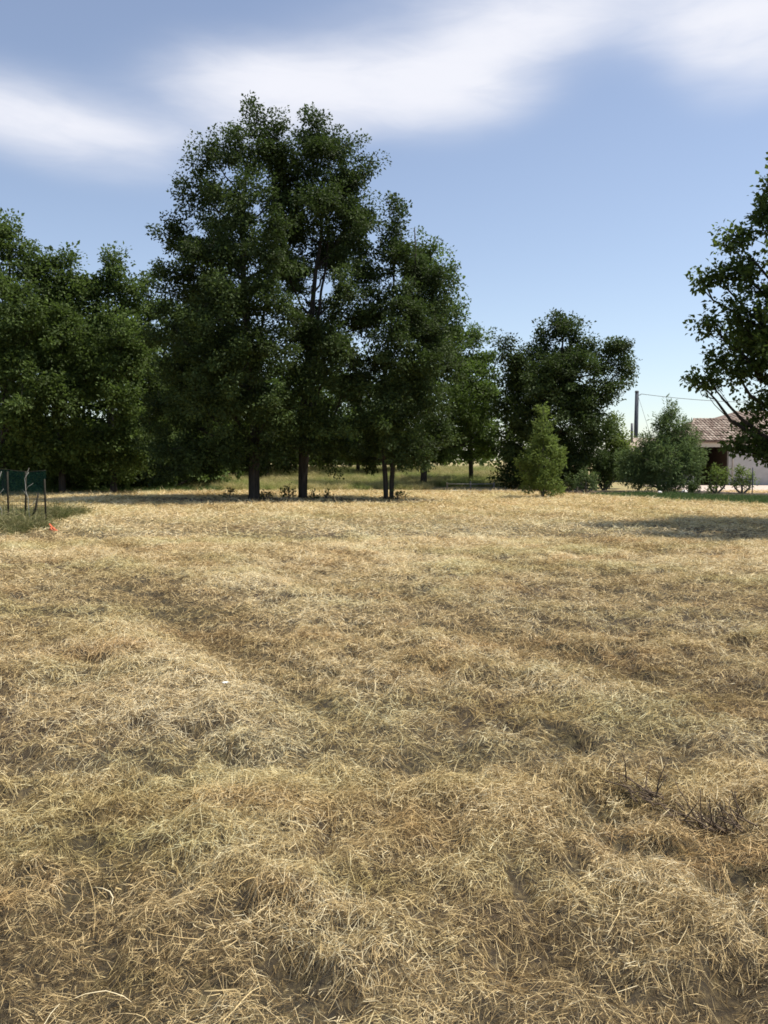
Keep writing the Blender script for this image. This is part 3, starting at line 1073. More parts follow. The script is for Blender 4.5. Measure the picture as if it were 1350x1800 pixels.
make_tree('broadleaf_tree', (*at(828, 838, DE)[:2], hgt(at(828, 838, DE)[0], DE)), L2(spec, DE), M['leaf_bright'], 'small bright tree with a pointed top between the oaks and the round dark tree', 'tree', 'trees behind the oaks',
          r0=0.13, per=110, clump=0.45, size=(0.16, 0.10), dens=2.3, top=7.6)

# --- the edge of the wood on the left
spec_f = {
    'tall tree of the wood edge, rising above the netted fence': (38.5, 10, [(5, 412, 36, 36), (35, 452, 36, 44), (-30, 480, 60, 66), (60, 500, 34, 48), (72, 478, 24, 36), (20, 540, 56, 56, -1.5), (55, 600, 46, 50, -1.5), (-10, 640, 60, 60, -1.6), (40, 690, 56, 50, -2), (0, 740, 60, 44, -1.6), (60, 770, 40, 36, -1.0), (10, 600, 80, 90, 2)]),
    'rounded tree second from the left at the edge of the wood': (39.5, 110, [(110, 455, 24, 30), (112, 475, 34, 34), (90, 510, 40, 44), (135, 530, 36, 46), (148, 498, 26, 34), (70, 540, 36, 50), (110, 590, 46, 50, -1.6), (80, 640, 40, 46, -1), (140, 650, 40, 46, -1.4), (105, 710, 50, 44, -2), (130, 770, 44, 40, -1), (110, 620, 60, 90, 2)]),
    'pointed tree in the wood beside the tallest oak': (40.0, 200, [(195, 452, 13, 28), (195, 478, 22, 30), (195, 500, 30, 34), (222, 530, 28, 40), (238, 520, 20, 36), (162, 520, 26, 36), (170, 560, 36, 46), (210, 600, 40, 50, -1.6), (240, 640, 30, 50, -.6), (180, 660, 44, 48, -1.6), (215, 710, 44, 44, -1.8), (180, 770, 44, 36, -1), (230, 780, 40, 36, -.6), (200, 640, 50, 90, 2)]),
    'darker tree tucked between the pointed tree and the tallest oak': (43.0, 262, [(258, 500, 20, 28), (265, 550, 28, 44), (255, 620, 36, 50), (275, 690, 36, 50), (255, 760, 40, 44), (290, 770, 36, 40)]),
}
for lab, (dep, bx, sp) in spec_f.items():
    b = at(bx, 868, dep)
    sp = sp + [(bx - 28, 798, 46, 34, -.6), (bx + 28, 812, 46, 32, -.4), (bx, 835, 40, 24, .4)]
    make_tree('broadleaf_tree', (b[0], b[1], hgt(b[0], b[1])), L2(sp, dep), M['leaf_wood'], lab, 'tree', 'trees at the edge of the wood', r0=0.15, per=115, clump=0.5,
              size=(0.16, 0.10), dens=2.3, first=0.12)

# --- trees deeper in the wood: thin trunks under a shared roof of leaves
def wood_tree_proto(seed):
    lob = []
    h = 10.5
    for i in range(13):
        a = rng.random() * 6.28
        r = rng.uniform(0.3, 1.9)
        z = rng.uniform(1.5, 2.7) if i < 7 else rng.uniform(3.2, h)
        lob.append((r * math.cos(a), r * math.sin(a), z, rng.uniform(1.1, 1.7), rng.uniform(1.1, 1.7), rng.uniform(0.9, 1.5)))
    return make_tree('wood_tree', (0, 0, 0), lob, M['leaf_wood'], 'thin-trunked tree in the shade of the wood behind the oaks', 'tree', 'trees inside the wood', r0=0.13, per=30,
                     clump=0.62, size=(0.3, 0.19), dens=0.95, top=h, trunk_sides=7, branchlets=0.12)


protos = [wood_tree_proto(i) for i in range(4)]
spots = []
for px, dep in [(-40, 45), (30, 44), (70, 48), (105, 45.5), (150, 44.5), (178, 50), (205, 46), (240, 48), (300, 46), (322, 51), (345, 55), (372, 48), (395, 56), (420, 62), (468, 53), (490, 63), (512, 58), (556, 70), (575, 62),
                (592, 74), (612, 66), (636, 78), (655, 70), (140, 58), (250, 58), (60, 60), (310, 64), (440, 72), (-100, 52), (-160, 46), (640, 56), (690, 58), (710, 66)]:
    p = at(px, 808, dep)
    spots.append((p[0] + rng.normal(0, 0.25), dep))
for i, (x, y) in enumerate(spots):
    src = protos[i % 4]
    if i < 4:
        o = src
    else:
        o = src.copy()
        COL.objects.link(o)
        for ch in src.children:
            c = ch.copy()
            COL.objects.link(c)
            c.parent = o
    o.location = (x, y, hgt(x, y) - 0.05)
    o.rotation_euler = (0, 0, rng.random() * 6.28)
    s = rng.uniform(0.85, 1.1)
    o.scale = (s, s, s * rng.uniform(0.9, 1.1) * (1.0 if y < 58 else 0.8))

# --- bushes that close the foot of the wood
def bush_proto():
    lob = [(rng.normal(0, .7), rng.normal(0, .6), rng.uniform(0.7, 2.6), rng.uniform(.7, 1.1), rng.uniform(.7, 1.1), rng.uniform(.6, .95)) for _ in range(8)]
    return make_tree('wood_bush', (0, 0, 0), lob, M['leaf_wood'], 'dark leafy bush in the deep shade at the foot of the wood', 'bush', 'bushes inside the wood', r0=0.06, per=34, clump=0.42, size=(0.24, 0.15), dens=1.7,
                     trunk_sides=6, first=0.06, branchlets=0.15)


protos = [bush_proto() for _ in range(3)]
for i, (px, dep) in enumerate([(-60, 45), (-10, 46.5), (35, 46), (75, 47), (112, 48), (148, 46.5), (180, 48.5), (215, 47.5), (250, 50), (284, 48), (318, 49.5), (350, 51), (385, 53), (90, 55), (165, 56), (235, 57), (300, 58), (365, 60), (20, 54), (420, 58), (415, 66), (470, 68), (96, 41.8), (135, 42.4), (172, 42.2), (210, 43), (246, 43.5), (282, 43.8), (318, 44.6), (352, 45.5), (60, 42)]):
    src = protos[i % 3]
    if i < 3:
        o = src
    else:
        o = src.copy()
        COL.objects.link(o)
        for ch in src.children:
            c = ch.copy()
            COL.objects.link(c)
            c.parent = o
    x = at(px, 808, dep)[0]
    o.location = (x, dep, hgt(x, dep) - 0.05)
    o.rotation_euler = (0, 0, rng.random() * 6.28)
    k = rng.uniform(0.8, 1.2) * (0.72 if dep < 46 else 1.0)
    o.scale = (k * 1.15, k * 1.15, k)

# --- a far wood that closes the view beyond the fields
n = 900
fx_, fd = rng.uniform(-130, 26, n), rng.uniform(128, 150, n)
top_ = 4.0 + 4.0 * vnoise(fx_ * 0.09, fd * 0.0, 3) + 2.0 * vnoise(fx_ * 0.4, fd * 0.1, 4)
C = np.stack([fx_, fd, rng.random(n) ** 0.8 * top_ + 1.0], -1)
O = norm(rng.normal(size=(n, 3)) + np.array([0, -0.5, 0.8]))
tag(link('far_wood', leaf_mesh('far_wood', C, O, 26, 1.5, (0.75, 0.5), M['leaf_wood'])), 'far line of trees across the fields behind the wood', 'wood', kind='stuff')

# --- the round dark tree right of the middle
DG = 45.0
spec = [(890, 612, 16, 30), (905, 660, 34, 44), (950, 620, 36, 40), (985, 585, 36, 36), (1015, 600, 28, 40), (960, 680, 48, 50, -1.6), (1010, 660, 44, 46, -1.4), (1070, 640, 34, 36), (1088, 612, 18, 32), (1098, 650, 20, 30),
        (1055, 690, 40, 40, -.8), (900, 730, 32, 50), (940, 750, 40, 44, -1), (1000, 740, 48, 44, -1.6), (1040, 735, 34, 36, -.6), (895, 800, 24, 48), (890, 835, 20, 26), (925, 840, 34, 24), (970, 838, 34, 26), (1015, 830, 30, 28), (920, 700, 50, 60, 1.2), (930, 810, 34, 44, -.4), (985, 800, 40, 40, -.6), (980, 680, 70, 80, 1.8), (955, 775, 50, 44, 1.4), (1000, 800, 46, 44, 1.2), (1045, 775, 30, 36, .8), (1030, 800, 26, 34)]
bG = at(950, 858, DG)
make_tree('round_tree', (bG[0], bG[1], hgt(bG[0], bG[1])), L2(spec, DG), M['leaf_oak'], 'broad dark round-headed tree with leaves to the ground, behind the small young tree', 'tree',
          r0=0.2, per=135, clump=0.46, size=(0.14, 0.09), dens=3.0, top=8.6, first=0.08)

# --- the near tree whose branches reach in from the right edge
DR = 20.5
spec = [(1342, 370, 13, 34), (1340, 400, 36, 40), (1290, 430, 28, 34), (1262, 492, 26, 30), (1232, 492, 14, 20), (1310, 490, 40, 40), (1250, 565, 28, 28), (1300, 570, 44, 40), (1345, 540, 40, 50),
        (1270, 640, 36, 24), (1225, 672, 18, 14), (1248, 678, 22, 14), (1310, 650, 40, 36), (1345, 630, 40, 50), (1340, 710, 36, 32), (1312, 765, 28, 22), (1345, 780, 34, 26), (1338, 735, 20, 22), (1302, 788, 18, 14), (1340, 800, 24, 14), (1310, 600, 44, 46, 1), (1400, 330, 60, 80), (1440, 240, 50, 80),
        (1420, 470, 70, 80, 1.0), (1400, 600, 70, 70, -1.2), (1430, 720, 70, 56, 0.0), (1500, 420, 80, 90, -1.0), (1520, 580, 90, 90, 1.2), (1540, 700, 80, 60, -.5), (1480, 650, 70, 70, -2.0), (1450, 520, 80, 90, 2.2),
        (1590, 500, 70, 80), (1610, 640, 70, 60), (1500, 310, 60, 70, .5), (1440, 520, 64, 70, -3.2), (1460, 650, 64, 60, -3.6), (1430, 420, 50, 60, -2.6), (1520, 600, 70, 70, -3.4)]
bR = at(1462, 925, DR)
make_tree('spreading_tree', (bR[0], DR, hgt(bR[0], DR)), L2(spec, DR), M['leaf_near'], 'big leafy tree reaching in from the picture edge over the house roof', 'tree',
          r0=0.17, per=56, clump=0.27, size=(0.11, 0.085), dens=8.5, shape='oval', top=8.8, shell=0.4, first=0.16, branchlets=0.6)

# --- small trees and shrubs round the garden
DH = 34.5
spec = [(955, 728, 6, 20), (952, 760, 14, 24), (940, 785, 18, 20), (965, 785, 18, 22), (930, 808, 22, 18), (975, 812, 18, 20), (952, 820, 24, 24, -.3), (935, 838, 22, 18), (968, 842, 22, 18), (952, 800, 20, 30, .4), (918, 822, 12, 12), (985, 800, 10, 14), (936, 856, 18, 12), (970, 858, 18, 12), (953, 850, 20, 16, -.4)]
bH = at(954, 877, DH)
make_tree('young_tree', (bH[0], DH, hgt(bH[0], DH)), L2(spec, DH), M['leaf_light'], 'small pointed light green tree standing at the field edge', 'tree',
          r0=0.06, per=60, clump=0.22, size=(0.12, 0.045), dens=13, bark=M['bark_thin'], first=0.1, up=0.3, flat=0.9, branchlets=0.4)


def shrub(name, dep, foot, spec, mat, label, per=70, clump=0.24, size=(0.12, 0.05), dens=9, group=None, flat=1.0, up=0.25, r0=0.04):
    b = at(*foot, dep)
    return make_tree(name, (b[0], dep, hgt(b[0], dep)), L2(spec, dep), mat, label, 'shrub', group, r0=r0, per=per, clump=clump, size=size, dens=dens, bark=M['bark_thin'], first=0.06, flat=flat, up=up,
                     branchlets=0.3, trunk_sides=6, stems=[((0, 0), 1, 1), ((-0.3, 0.1), 0.8, 0.8), ((0.35, -0.1), 0.85, 0.8)])


shrub('feathery_shrub', 41.0, (1160, 862), [(1180, 735, 10, 26), (1160, 752, 10, 22), (1172, 775, 24, 28), (1196, 762, 14, 26), (1214, 782, 16, 26), (1142, 790, 22, 26), (1196, 805, 28, 32, -.4), (1160, 815, 34, 34, -.6), (1124, 812, 24, 28),
                                              (1108, 835, 22, 24), (1100, 815, 16, 22, .6), (1218, 825, 20, 30), (1112, 815, 18, 24), (1222, 800, 12, 20), (1140, 842, 30, 22, -.4), (1185, 845, 30, 22, -.5)],
      M['leaf_shrub'], 'large feathery grey-green shrub hiding the left end of the house', per=75, clump=0.28, size=(0.17, 0.04), dens=10, up=0.1)
shrub('garden_shrub', 46.5, (1068, 850), [(1075, 752, 22, 22), (1060, 775, 24, 22), (1088, 780, 22, 26), (1075, 805, 30, 26), (1095, 810, 20, 30), (1060, 830, 30, 22)], M['leaf_light'], 'light green bush below the right side of the round dark tree', clump=0.3, size=(0.15, 0.08), dens=6)
shrub('garden_shrub', 43.5, (1062, 858), [(1050, 820, 20, 18), (1072, 812, 22, 20), (1058, 838, 30, 18), (1085, 835, 18, 20)], M['leaf_oak'], 'low dark bush in the bed between the round tree and the feathery shrub', clump=0.26, size=(0.12, 0.07), dens=7)
shrub('garden_shrub', 40.5, (1030, 862), [(1028, 842, 14, 14), (1042, 848, 12, 12), (1020, 850, 10, 9)], M['leaf_shrub'], 'small grey-green bush in the mulch bed beside the young tree', clump=0.2, size=(0.1, 0.05), dens=10)
shrub('garden_shrub', 38.8, (1000, 866), [(998, 850, 12, 12), (1006, 856, 9, 8)], M['leaf_oak'], 'small dark round bush touching the foot of the young tree', clump=0.16, size=(0.08, 0.05), dens=14)
shrub('garden_shrub', 39.6, (1259, 866), [(1260, 843, 13, 16), (1252, 854, 12, 10), (1270, 852, 12, 12), (1256, 828, 6, 10), (1274, 836, 5, 9)], M['leaf_light'], 'small light bush in front of the dark porch', clump=0.19, size=(0.11, 0.05), dens=9, per=48)
shrub('garden_shrub', 39.4, (1304, 866), [(1300, 842, 14, 16), (1290, 852, 10, 10), (1315, 850, 13, 13), (1302, 828, 6, 10), (1318, 836, 6, 9)], M['leaf_light'], 'small light bush in front of the white house wall', clump=0.19, size=(0.11, 0.05), dens=9, per=48)
shrub('garden_shrub', 38.6, (1214, 868), [(1214, 856, 10, 9), (1220, 860, 8, 6)], M['leaf_oak'], 'tiny dark bush at the foot of the feathery shrub', clump=0.15, size=(0.09, 0.05), dens=14)

# weeds at the feet of the oaks
for px, py, h_, lab in [(404, 878, 0.42, 'dark weed left of the tallest oak trunk'), (468, 879, 0.36, 'dark weed just right of the tallest oak trunk'), (508, 877, 0.5, 'taller dark weed just left of the middle oak trunk'),
                        (552, 880, 0.34, 'dark weed clinging right of the middle oak foot'), (698, 880, 0.42, 'dry weed at the right foot of the forked oak'), (575, 878, 0.3, 'small weed on bare ground between the middle and forked oaks')]:
    p = gnd(px, py)
    k = h_
    make_tree('weed', (p[0], p[1], hgt(p[0], p[1])), [(p[0], p[1], k * 0.75, k * 0.5, k * 0.5, k * 0.4), (p[0] + k * .4, p[1], k * 0.5, k * 0.4, k * 0.4, k * 0.3), (p[0] - k * .4, p[1], k * 0.5, k * 0.4, k * 0.4, k * 0.3)],
              M['leaf_oak'], lab, 'weed', 'weeds at the oak feet', r0=0.012, per=10, clump=0.09, size=(0.10, 0.05), dens=26, bark=M['bark_thin'], trunk_sides=5, branchlets=0.5)
# ------------------------------------------------------------------ the house
M['render'] = mat_rough('white_render', (0.40, 0.39, 0.37), (0.48, 0.47, 0.45), 3, 0.9, 0.25, 60)
M['cream'] = mat_rough('cream_board', (0.44, 0.40, 0.33), (0.52, 0.48, 0.40), 4, 0.7, 0.15, 30)
M['timber'] = mat_rough('brown_timber', (0.05, 0.033, 0.022), (0.09, 0.06, 0.04), 3, 0.7, 0.3, 20, 6, (8, 8, 0.6))
M['tile_a'] = mat_rough('terracotta_tile', (0.22, 0.165, 0.125), (0.35, 0.27, 0.215), 2.2, 0.85, 0.3, 30)
M['tile_b'] = mat_rough('pale_terracotta_tile', (0.32, 0.255, 0.20), (0.44, 0.36, 0.29), 2.2, 0.85, 0.3, 30)
M['tile_c'] = mat_rough('dark_terracotta_tile', (0.15, 0.105, 0.08), (0.27, 0.195, 0.155), 2.2, 0.85, 0.3, 30)
M['glass'] = mat_rough('dark_glass', (0.02, 0.025, 0.03), (0.04, 0.045, 0.05), 1, 0.08, 0.0, spec=0.6)
M['metal'] = mat_rough('grey_metal', (0.10, 0.105, 0.11), (0.17, 0.175, 0.18), 6, 0.5, 0.1, 30)


def tile_mesh(w, l, mat):
    """a curved canal tile, lying along +y, crown up, wider at the low end"""
    n = 5
    th = np.linspace(0, np.pi, n)
    V = []
    for yy, k in ((0.0, 1.0), (l, 0.86)):
        for r in (w / 2 * k, w / 2 * k - 0.018):
            for t in th:
                V.append((r * math.cos(t), yy, r * 0.55 * math.sin(t)))
    q = []
    for i in range(n - 1):
        q += [(i, i + 1, 2 * n + i + 1, 2 * n + i), (n + i + 1, n + i, 3 * n + i, 3 * n + i + 1), (i + 1, i, n + i, n + i + 1), (2 * n + i, 2 * n + i + 1, 3 * n + i + 1, 3 * n + i)]
    q += [(0, 2 * n, 3 * n, n), (n - 1, 2 * n - 1, 4 * n - 1, 3 * n - 1)]
    return mesh_np('tile', np.array(V), np.array(q), mat, True)


def prism(poly, thick):
    """flat slab: polygon (3-D, planar) with thickness downward"""
    p = np.asarray(poly, float)
    n = len(p)
    v = np.vstack([p, p - np.array([0, 0, thick])])
    bm = bmesh.new()
    vs = [bm.verts.new(c) for c in v]
    bm.faces.new(vs[:n])
    bm.faces.new(vs[n:][::-1])
    for i in range(n):
        j = (i + 1) % n
        bm.faces.new((vs[j], vs[i], vs[n + i], vs[n + j]))
    bmesh.ops.recalc_face_normals(bm, faces=bm.faces)
    return bm


def bm_obj(name, bm, mat, parent):
    me = bpy.data.meshes.new(name)
    bm.to_mesh(me)
    bm.free()
    me.materials.append(mat)
    return link(name, me, parent)


HX, HY = 18.95, 52.0                              # left front corner of the eaves
house = empty('house', (HX, HY, 0.0))
tag(house, 'low white house with a terracotta canal-tile roof and dark porch', 'house')
EZ, RZ = 2.78, 4.32
# walls (local coordinates)
MB().box((0.35, 0.25, -0.1), (0.62, 0.50, 2.45)).build('wall', M['render'], house)
MB().box((2.75, 0.25, -0.1), (15.5, 0.50, 2.45)).build('wall', M['render'], house)
MB().box((0.35, 0.502, -0.1), (0.6, 8.0, 2.45)).build('wall', M['render'], house)
MB().box((0.602, 5.0, -0.1), (2.748, 5.2, 2.45)).build('wall', M['timber'], house)
MB().box((2.75, 0.502, -0.1), (2.95, 5.2, 2.45)).build('wall', M['timber'], house)
door = MB().box((1.15, 4.93, 0.0), (2.15, 4.998, 2.1)).build('door', M['timber'], house)
MB().box((2.0, 4.88, 1.0), (2.06, 4.911, 1.12)).build('handle', M['metal'], door)
for k in range(4):
    MB().box((1.22 + k * .23, 4.912, 0.1), (1.40 + k * .23, 4.929, 2.0)).build('plank', M['timber'], door)
win = MB().box((6.2, 0.22, 0.9), (7.8, 0.249, 2.1)).build('window', M['cream'], house)
for k in range(2):
    MB().box((6.28 + k * .76, 0.205, 0.98), (6.96 + k * .76, 0.219, 2.02)).build('pane', M['glass'], win)
MB().box((0.0, 0.06, 2.452), (15.6, 5.3, 2.50)).build('soffit', M['cream'], house)
MB().box((-0.02, 0.0, 2.40), (15.6, 0.058, 2.74)).build('fascia', M['cream'], house)
gut = MB()
gut.tube([(-0.05, -0.05, 2.70), (15.6, -0.05, 2.70)], 0.055, 8)
gut.build('gutter', M['cream'], house, True)
MB().tube([(3.0, 0.19, 2.66), (3.0, 0.19, 0.0)], 0.04, 8).build('downpipe', M['cream'], house, True)
roof = bm_obj('roof', prism([(-0.15, -0.12, EZ - 0.02), (15.6, -0.12, EZ - 0.02), (15.6, 3.9, RZ - 0.02), (1.9, 3.9, RZ - 0.02)], 0.08), M['tile_c'], house)
bm_obj('roof', prism([(-0.15, -0.12, EZ - 0.024), (1.9, 3.9, RZ - 0.024), (-0.15, 8.0, EZ - 0.024)], 0.08), M['tile_c'], house)
bm_obj('roof', prism([(1.9, 3.9, RZ - 0.028), (15.6, 3.9, RZ - 0.028), (15.6, 8.0, EZ - 0.028), (-0.15, 8.0, EZ - 0.028)], 0.08), M['tile_c'], house)
# canal tiles of the front slope
TW, TL = 0.225, 0.52
tiles = [tile_mesh(TW, TL, M[k]) for k in ('tile_a', 'tile_b', 'tile_c')]
slope = math.atan2(RZ - EZ, 4.02)
rowstep = 0.44
nt_ = 0
for r in range(10):
    d = r * rowstep
    yy, zz = -0.16 + d * math.cos(slope), EZ - 0.01 + d * math.sin(slope) + 0.012
    for c in range(30):
        xx = 0.0 + c * 0.215
        if xx < (yy + 0.12) * 0.51 - 0.02 or nt_ >= 300:
            continue
        o = link('tile', random.choice(tiles), roof)
        o.location = (xx + random.uniform(-.012, .012), yy, zz + random.uniform(-.006, .008))
        o.rotation_euler = (slope - 0.03, 0, random.uniform(-.03, .03))
        nt_ += 1
# the rest of the tiles on that slope, off to the side
rest = MB()
for r in range(10):
    d = r * rowstep
    yy, zz = -0.16 + d * math.cos(slope), EZ + 0.002 + d * math.sin(slope)
    for c in range(30, 72):
        xx = c * 0.215
        n = 5
        th = np.linspace(0, np.pi, n)
        a = np.stack([xx + TW / 2 * np.cos(th), np.full(n, yy), zz + TW / 2 * .55 * np.sin(th)], -1)
        b = np.stack([xx + TW / 2 * .86 * np.cos(th), np.full(n, yy + TL * math.cos(slope)), zz + TL * math.sin(slope - .03) + TW / 2 * .5 * np.sin(th)], -1)
        rest.add(np.vstack([a, b]), [(i, i + 1, n + i + 1, n + i) for i in range(n - 1)])
tag(rest.build('more_tiles', M['tile_a'], roof, True), kind='stuff')
ridge = []
for c in range(31):
    o = link('ridge_tile', tiles[c % 3], roof)
    o.location = (1.9 + c * 0.45, 3.9, RZ + 0.01)
    o.rotation_euler = (0.03, 0, -math.pi / 2)
for c in range(10):
    t = c / 10
    o = link('ridge_tile', tiles[(c * 2) % 3], roof)
    o.location = (-0.15 + 2.05 * t, -0.12 + 4.02 * t, EZ + (RZ - EZ) * t + 0.02)
    o.rotation_euler = (math.atan2(RZ - EZ, 4.5), 0, -math.atan2(2.05, 4.02))
# the higher main roof behind
b0 = (4.4, 5.2, 3.75)
main = bm_obj('main_roof', prism([(4.2, 4.6, 4.05), (15.6, 4.6, 4.05), (15.6, 9.2, 5.15), (6.9, 9.2, 5.15)], 0.08), M['tile_a'], house)
bm_obj('main_roof', prism([(4.2, 4.6, 4.046), (6.9, 9.2, 5.146), (4.2, 13.8, 4.046)], 0.08), M['tile_c'], house)
bm_obj('main_roof', prism([(6.9, 9.2, 5.142), (15.6, 9.2, 5.142), (15.6, 13.8, 4.042), (4.2, 13.8, 4.042)], 0.08), M['tile_c'], house)
MB().box((4.6, 5.0, 2.0), (15.4, 13.4, 4.0)).build('wall', M['render'], house)
rt = MB()
for c in range(30):
    xx = 4.6 + c * 0.37
    ytop = min(9.2, 4.6 + max(0.0, (xx - 4.2)) / 2.7 * 4.6)
    ztop_ = 4.05 + (ytop - 4.6) / 4.6 * 1.1
    rt.tube([(xx, 4.58, 4.06), (xx, ytop, ztop_ + 0.01)], 0.10, 6)
tag(rt.build('tile_rows', M['tile_a'], main, True), kind='stuff')

# small outbuilding seen between the shrubs
shed = empty('outbuilding', (17.3, 60.0, 0.0))
tag(shed, 'small tan outbuilding roof showing behind the shrub and below the pole', 'outbuilding')
MB().box((0.2, 0.2, -0.1), (3.4, 4.0, 2.15)).build('wall', M['render'], shed)
bm_obj('roof', prism([(0, 0, 2.2), (3.7, 0, 2.2), (3.7, 2.1, 3.25), (1.2, 2.1, 3.25)], 0.08), M['tile_b'], shed)
bm_obj('roof', prism([(1.2, 2.1, 3.246), (3.7, 2.1, 3.246), (3.7, 4.2, 2.196), (0, 4.2, 2.196)], 0.08), M['tile_b'], shed)
bm_obj('roof', prism([(0, 0, 2.192), (1.2, 2.1, 3.242), (0, 4.2, 2.192)], 0.08), M['tile_b'], shed)
MB().tube([(1.0, 1.4, 2.7), (1.0, 1.4, 4.3)], 0.09, 8).build('flue', M['metal'], shed, True)

# utility pole and its cable
p = at(1117, 808, 70)
pole = empty('utility_pole', (p[0], 70, 0))
tag(pole, 'plain dark utility pole rising behind the shrubs', 'pole')
M['pole'] = mat_rough('weathered_pole', (0.05, 0.055, 0.065), (0.10, 0.11, 0.13), 5, 0.85, 0.3, 30, 5, (4, 4, .5))
MB().tube([(0, 0, -0.3), (0, 0, 4), (0.02, 0, 7.28)], [0.19, 0.175, 0.15], 10).build('shaft', M['pole'], pole, True)
MB().tube([(0, 0, 7.24), (0.02, 0, 7.36), (0.02, 0, 7.40)], [0.165, 0.165, 0.10], 10).build('cap', M['metal'], pole, True)
MB().tube([(0.1, 0, 7.0), (0.3, -0.05, 7.05), (0.36, -0.06, 7.12)], 0.035, 6).build('bracket', M['metal'], pole, True)
MB().tube([(0.16, 0, 6.85), (2.6, 0.4, 0.0)], 0.013, 4).build('guy_wire', M['metal'], pole, True)
A = np.array([p[0] + 0.36, 69.94, 7.12])
B = np.array([p[0] + 17.0, 63.0, 6.3])
t = np.linspace(0, 1, 24)[:, None]
cab = A * (1 - t) + B * t
cab[:, 2] -= (4 * t * (1 - t))[:, 0] * 0.55
tag(MB().tube(cab, 0.02, 4).build('overhead_cable', M['metal'], None, True), 'thin cable sagging from the utility pole towards the house', 'cable')
B2 = np.array([p[0] + 17.0, 63.0, 0.0])
far_pole = MB().tube([B2 + (0, 0, -0.3), B2 + (0, 0, 6.6)], [0.17, 0.14], 8).build('utility_pole', M['pole'], None, True)
tag(far_pole, 'second utility pole past the picture edge where the cable ends', 'pole')

# two pale garden stones and a thin stake by the bed
M['stone'] = mat_rough('white_stone', (0.62, 0.61, 0.58), (0.78, 0.77, 0.74), 6, 0.7, 0.3, 20)
for px, py, r, lab in [(1160, 857, 0.11, 'white stone in the bed under the middle of the feathery shrub'), (1203, 856, 0.13, 'white stone in the bed near the right edge of the feathery shrub')]:
    q = at(px, py, 38.9)
    bm = bmesh.new()
    bmesh.ops.create_icosphere(bm, subdivisions=3, radius=r)
    for v in bm.verts:
        k = 1 + 0.25 * (float(vnoise(v.co.x * 14 + px, v.co.y * 14 + v.co.z * 9, 8)) - .5)
        v.co = Vector((v.co.x * k * 1.1, v.co.y * k, v.co.z * k * 0.85))
    me = bpy.data.meshes.new('garden_stone')
    bm.to_mesh(me)
    bm.free()
    me.materials.append(M['stone'])
    for f in me.polygons:
        f.use_smooth = True
    o = link('garden_stone', me)
    o.location = (q[0], 38.9, hgt(q[0], 38.9) + r * 0.6)
    tag(o, lab, 'stone', 'white stones in the bed')
q = at(1322, 866, 39)
stk = MB().tube([(0, 0, -0.1), (0.01, 0, 0.6), (0.0, 0, 1.25)], 0.025, 6).build('garden_stake', M['pole'], None, True)
stk.location = (q[0], 39, hgt(q[0], 39))
tag(stk, 'thin dark stake beside the small bush at the white wall', 'stake')

# low rail beside the gravel track
M['rail'] = mat_rough('weathered_rail', (0.12, 0.11, 0.10), (0.22, 0.21, 0.19), 6, 0.85, 0.3, 25)
q0, q1 = at(786, 862, 43.6), at(868, 862, 43.6)
rail = empty('low_rail', (q0[0], 43.6, 0))
tag(rail, 'low grey rail on short posts beside the gravel track', 'rail')
ln = q1[0] - q0[0]
for k in range(3):
    MB().box((k * ln / 2 - 0.04, -0.04, -0.1), (k * ln / 2 + 0.04, 0.04, 0.42 + (0.06 if k == 1 else 0))).build('post', M['rail'], rail)
MB().tube([(0, -0.08, 0.34), (ln / 2, -0.08, 0.33), (ln, -0.08, 0.35)], 0.03, 6).build('rail_bar', M['rail'], rail, True)

# ------------------------------------------------------------------ netted fence on the left
M['stake'] = mat_rough('dark_stake', (0.015, 0.013, 0.008), (0.04, 0.034, 0.02), 6, 0.85, 0.3, 30)
M['wire'] = mat_rough('green_coated_wire', (0.03, 0.06, 0.045), (0.06, 0.10, 0.075), 6, 0.6, 0.0)
M['dry_stem'] = mat_rough('pale_dry_stem', (0.30, 0.29, 0.24), (0.44, 0.42, 0.35), 9, 0.85, 0.2, 40)
mnet, nt, N, L = new_mat('green_netting')
out = N('ShaderNodeOutputMaterial')
df = N('ShaderNodeBsdfDiffuse')
df.inputs['Color'].default_value = (0.018, 0.055, 0.042, 1)
tl = N('ShaderNodeBsdfTranslucent')
tl.inputs['Color'].default_value = (0.02, 0.075, 0.06, 1)
tr = N('ShaderNodeBsdfTransparent')
m1 = N('ShaderNodeMixShader')
m1.inputs[0].default_value = 0.35
L(df.outputs[0], m1.inputs[1])
L(tl.outputs[0], m1.inputs[2])
tcn = N('ShaderNodeTexCoord')
mpn = N('ShaderNodeMapping')
mpn.inputs['Scale'].default_value = (1, 1, 1)
L(tcn.outputs['Object'], mpn.inputs['Vector'])
wv = N('ShaderNodeTexWave')
wv.wave_type = 'BANDS'
wv.bands_direction = 'Z'
wv.inputs['Scale'].default_value = 40
L(mpn.outputs[0], wv.inputs['Vector'])
wn = N('ShaderNodeMapRange')
wn.inputs['To Min'].default_value = 0.3
wn.inputs['To Max'].default_value = 0.65
L(wv.outputs['Fac'], wn.inputs['Value'])
m2 = N('ShaderNodeMixShader')
L(wn.outputs[0], m2.inputs[0])
L(tr.outputs[0], m2.inputs[1])
L(m1.outputs[0], m2.inputs[2])
L(m2.outputs[0], out.inputs[0])
M['net'] = mnet

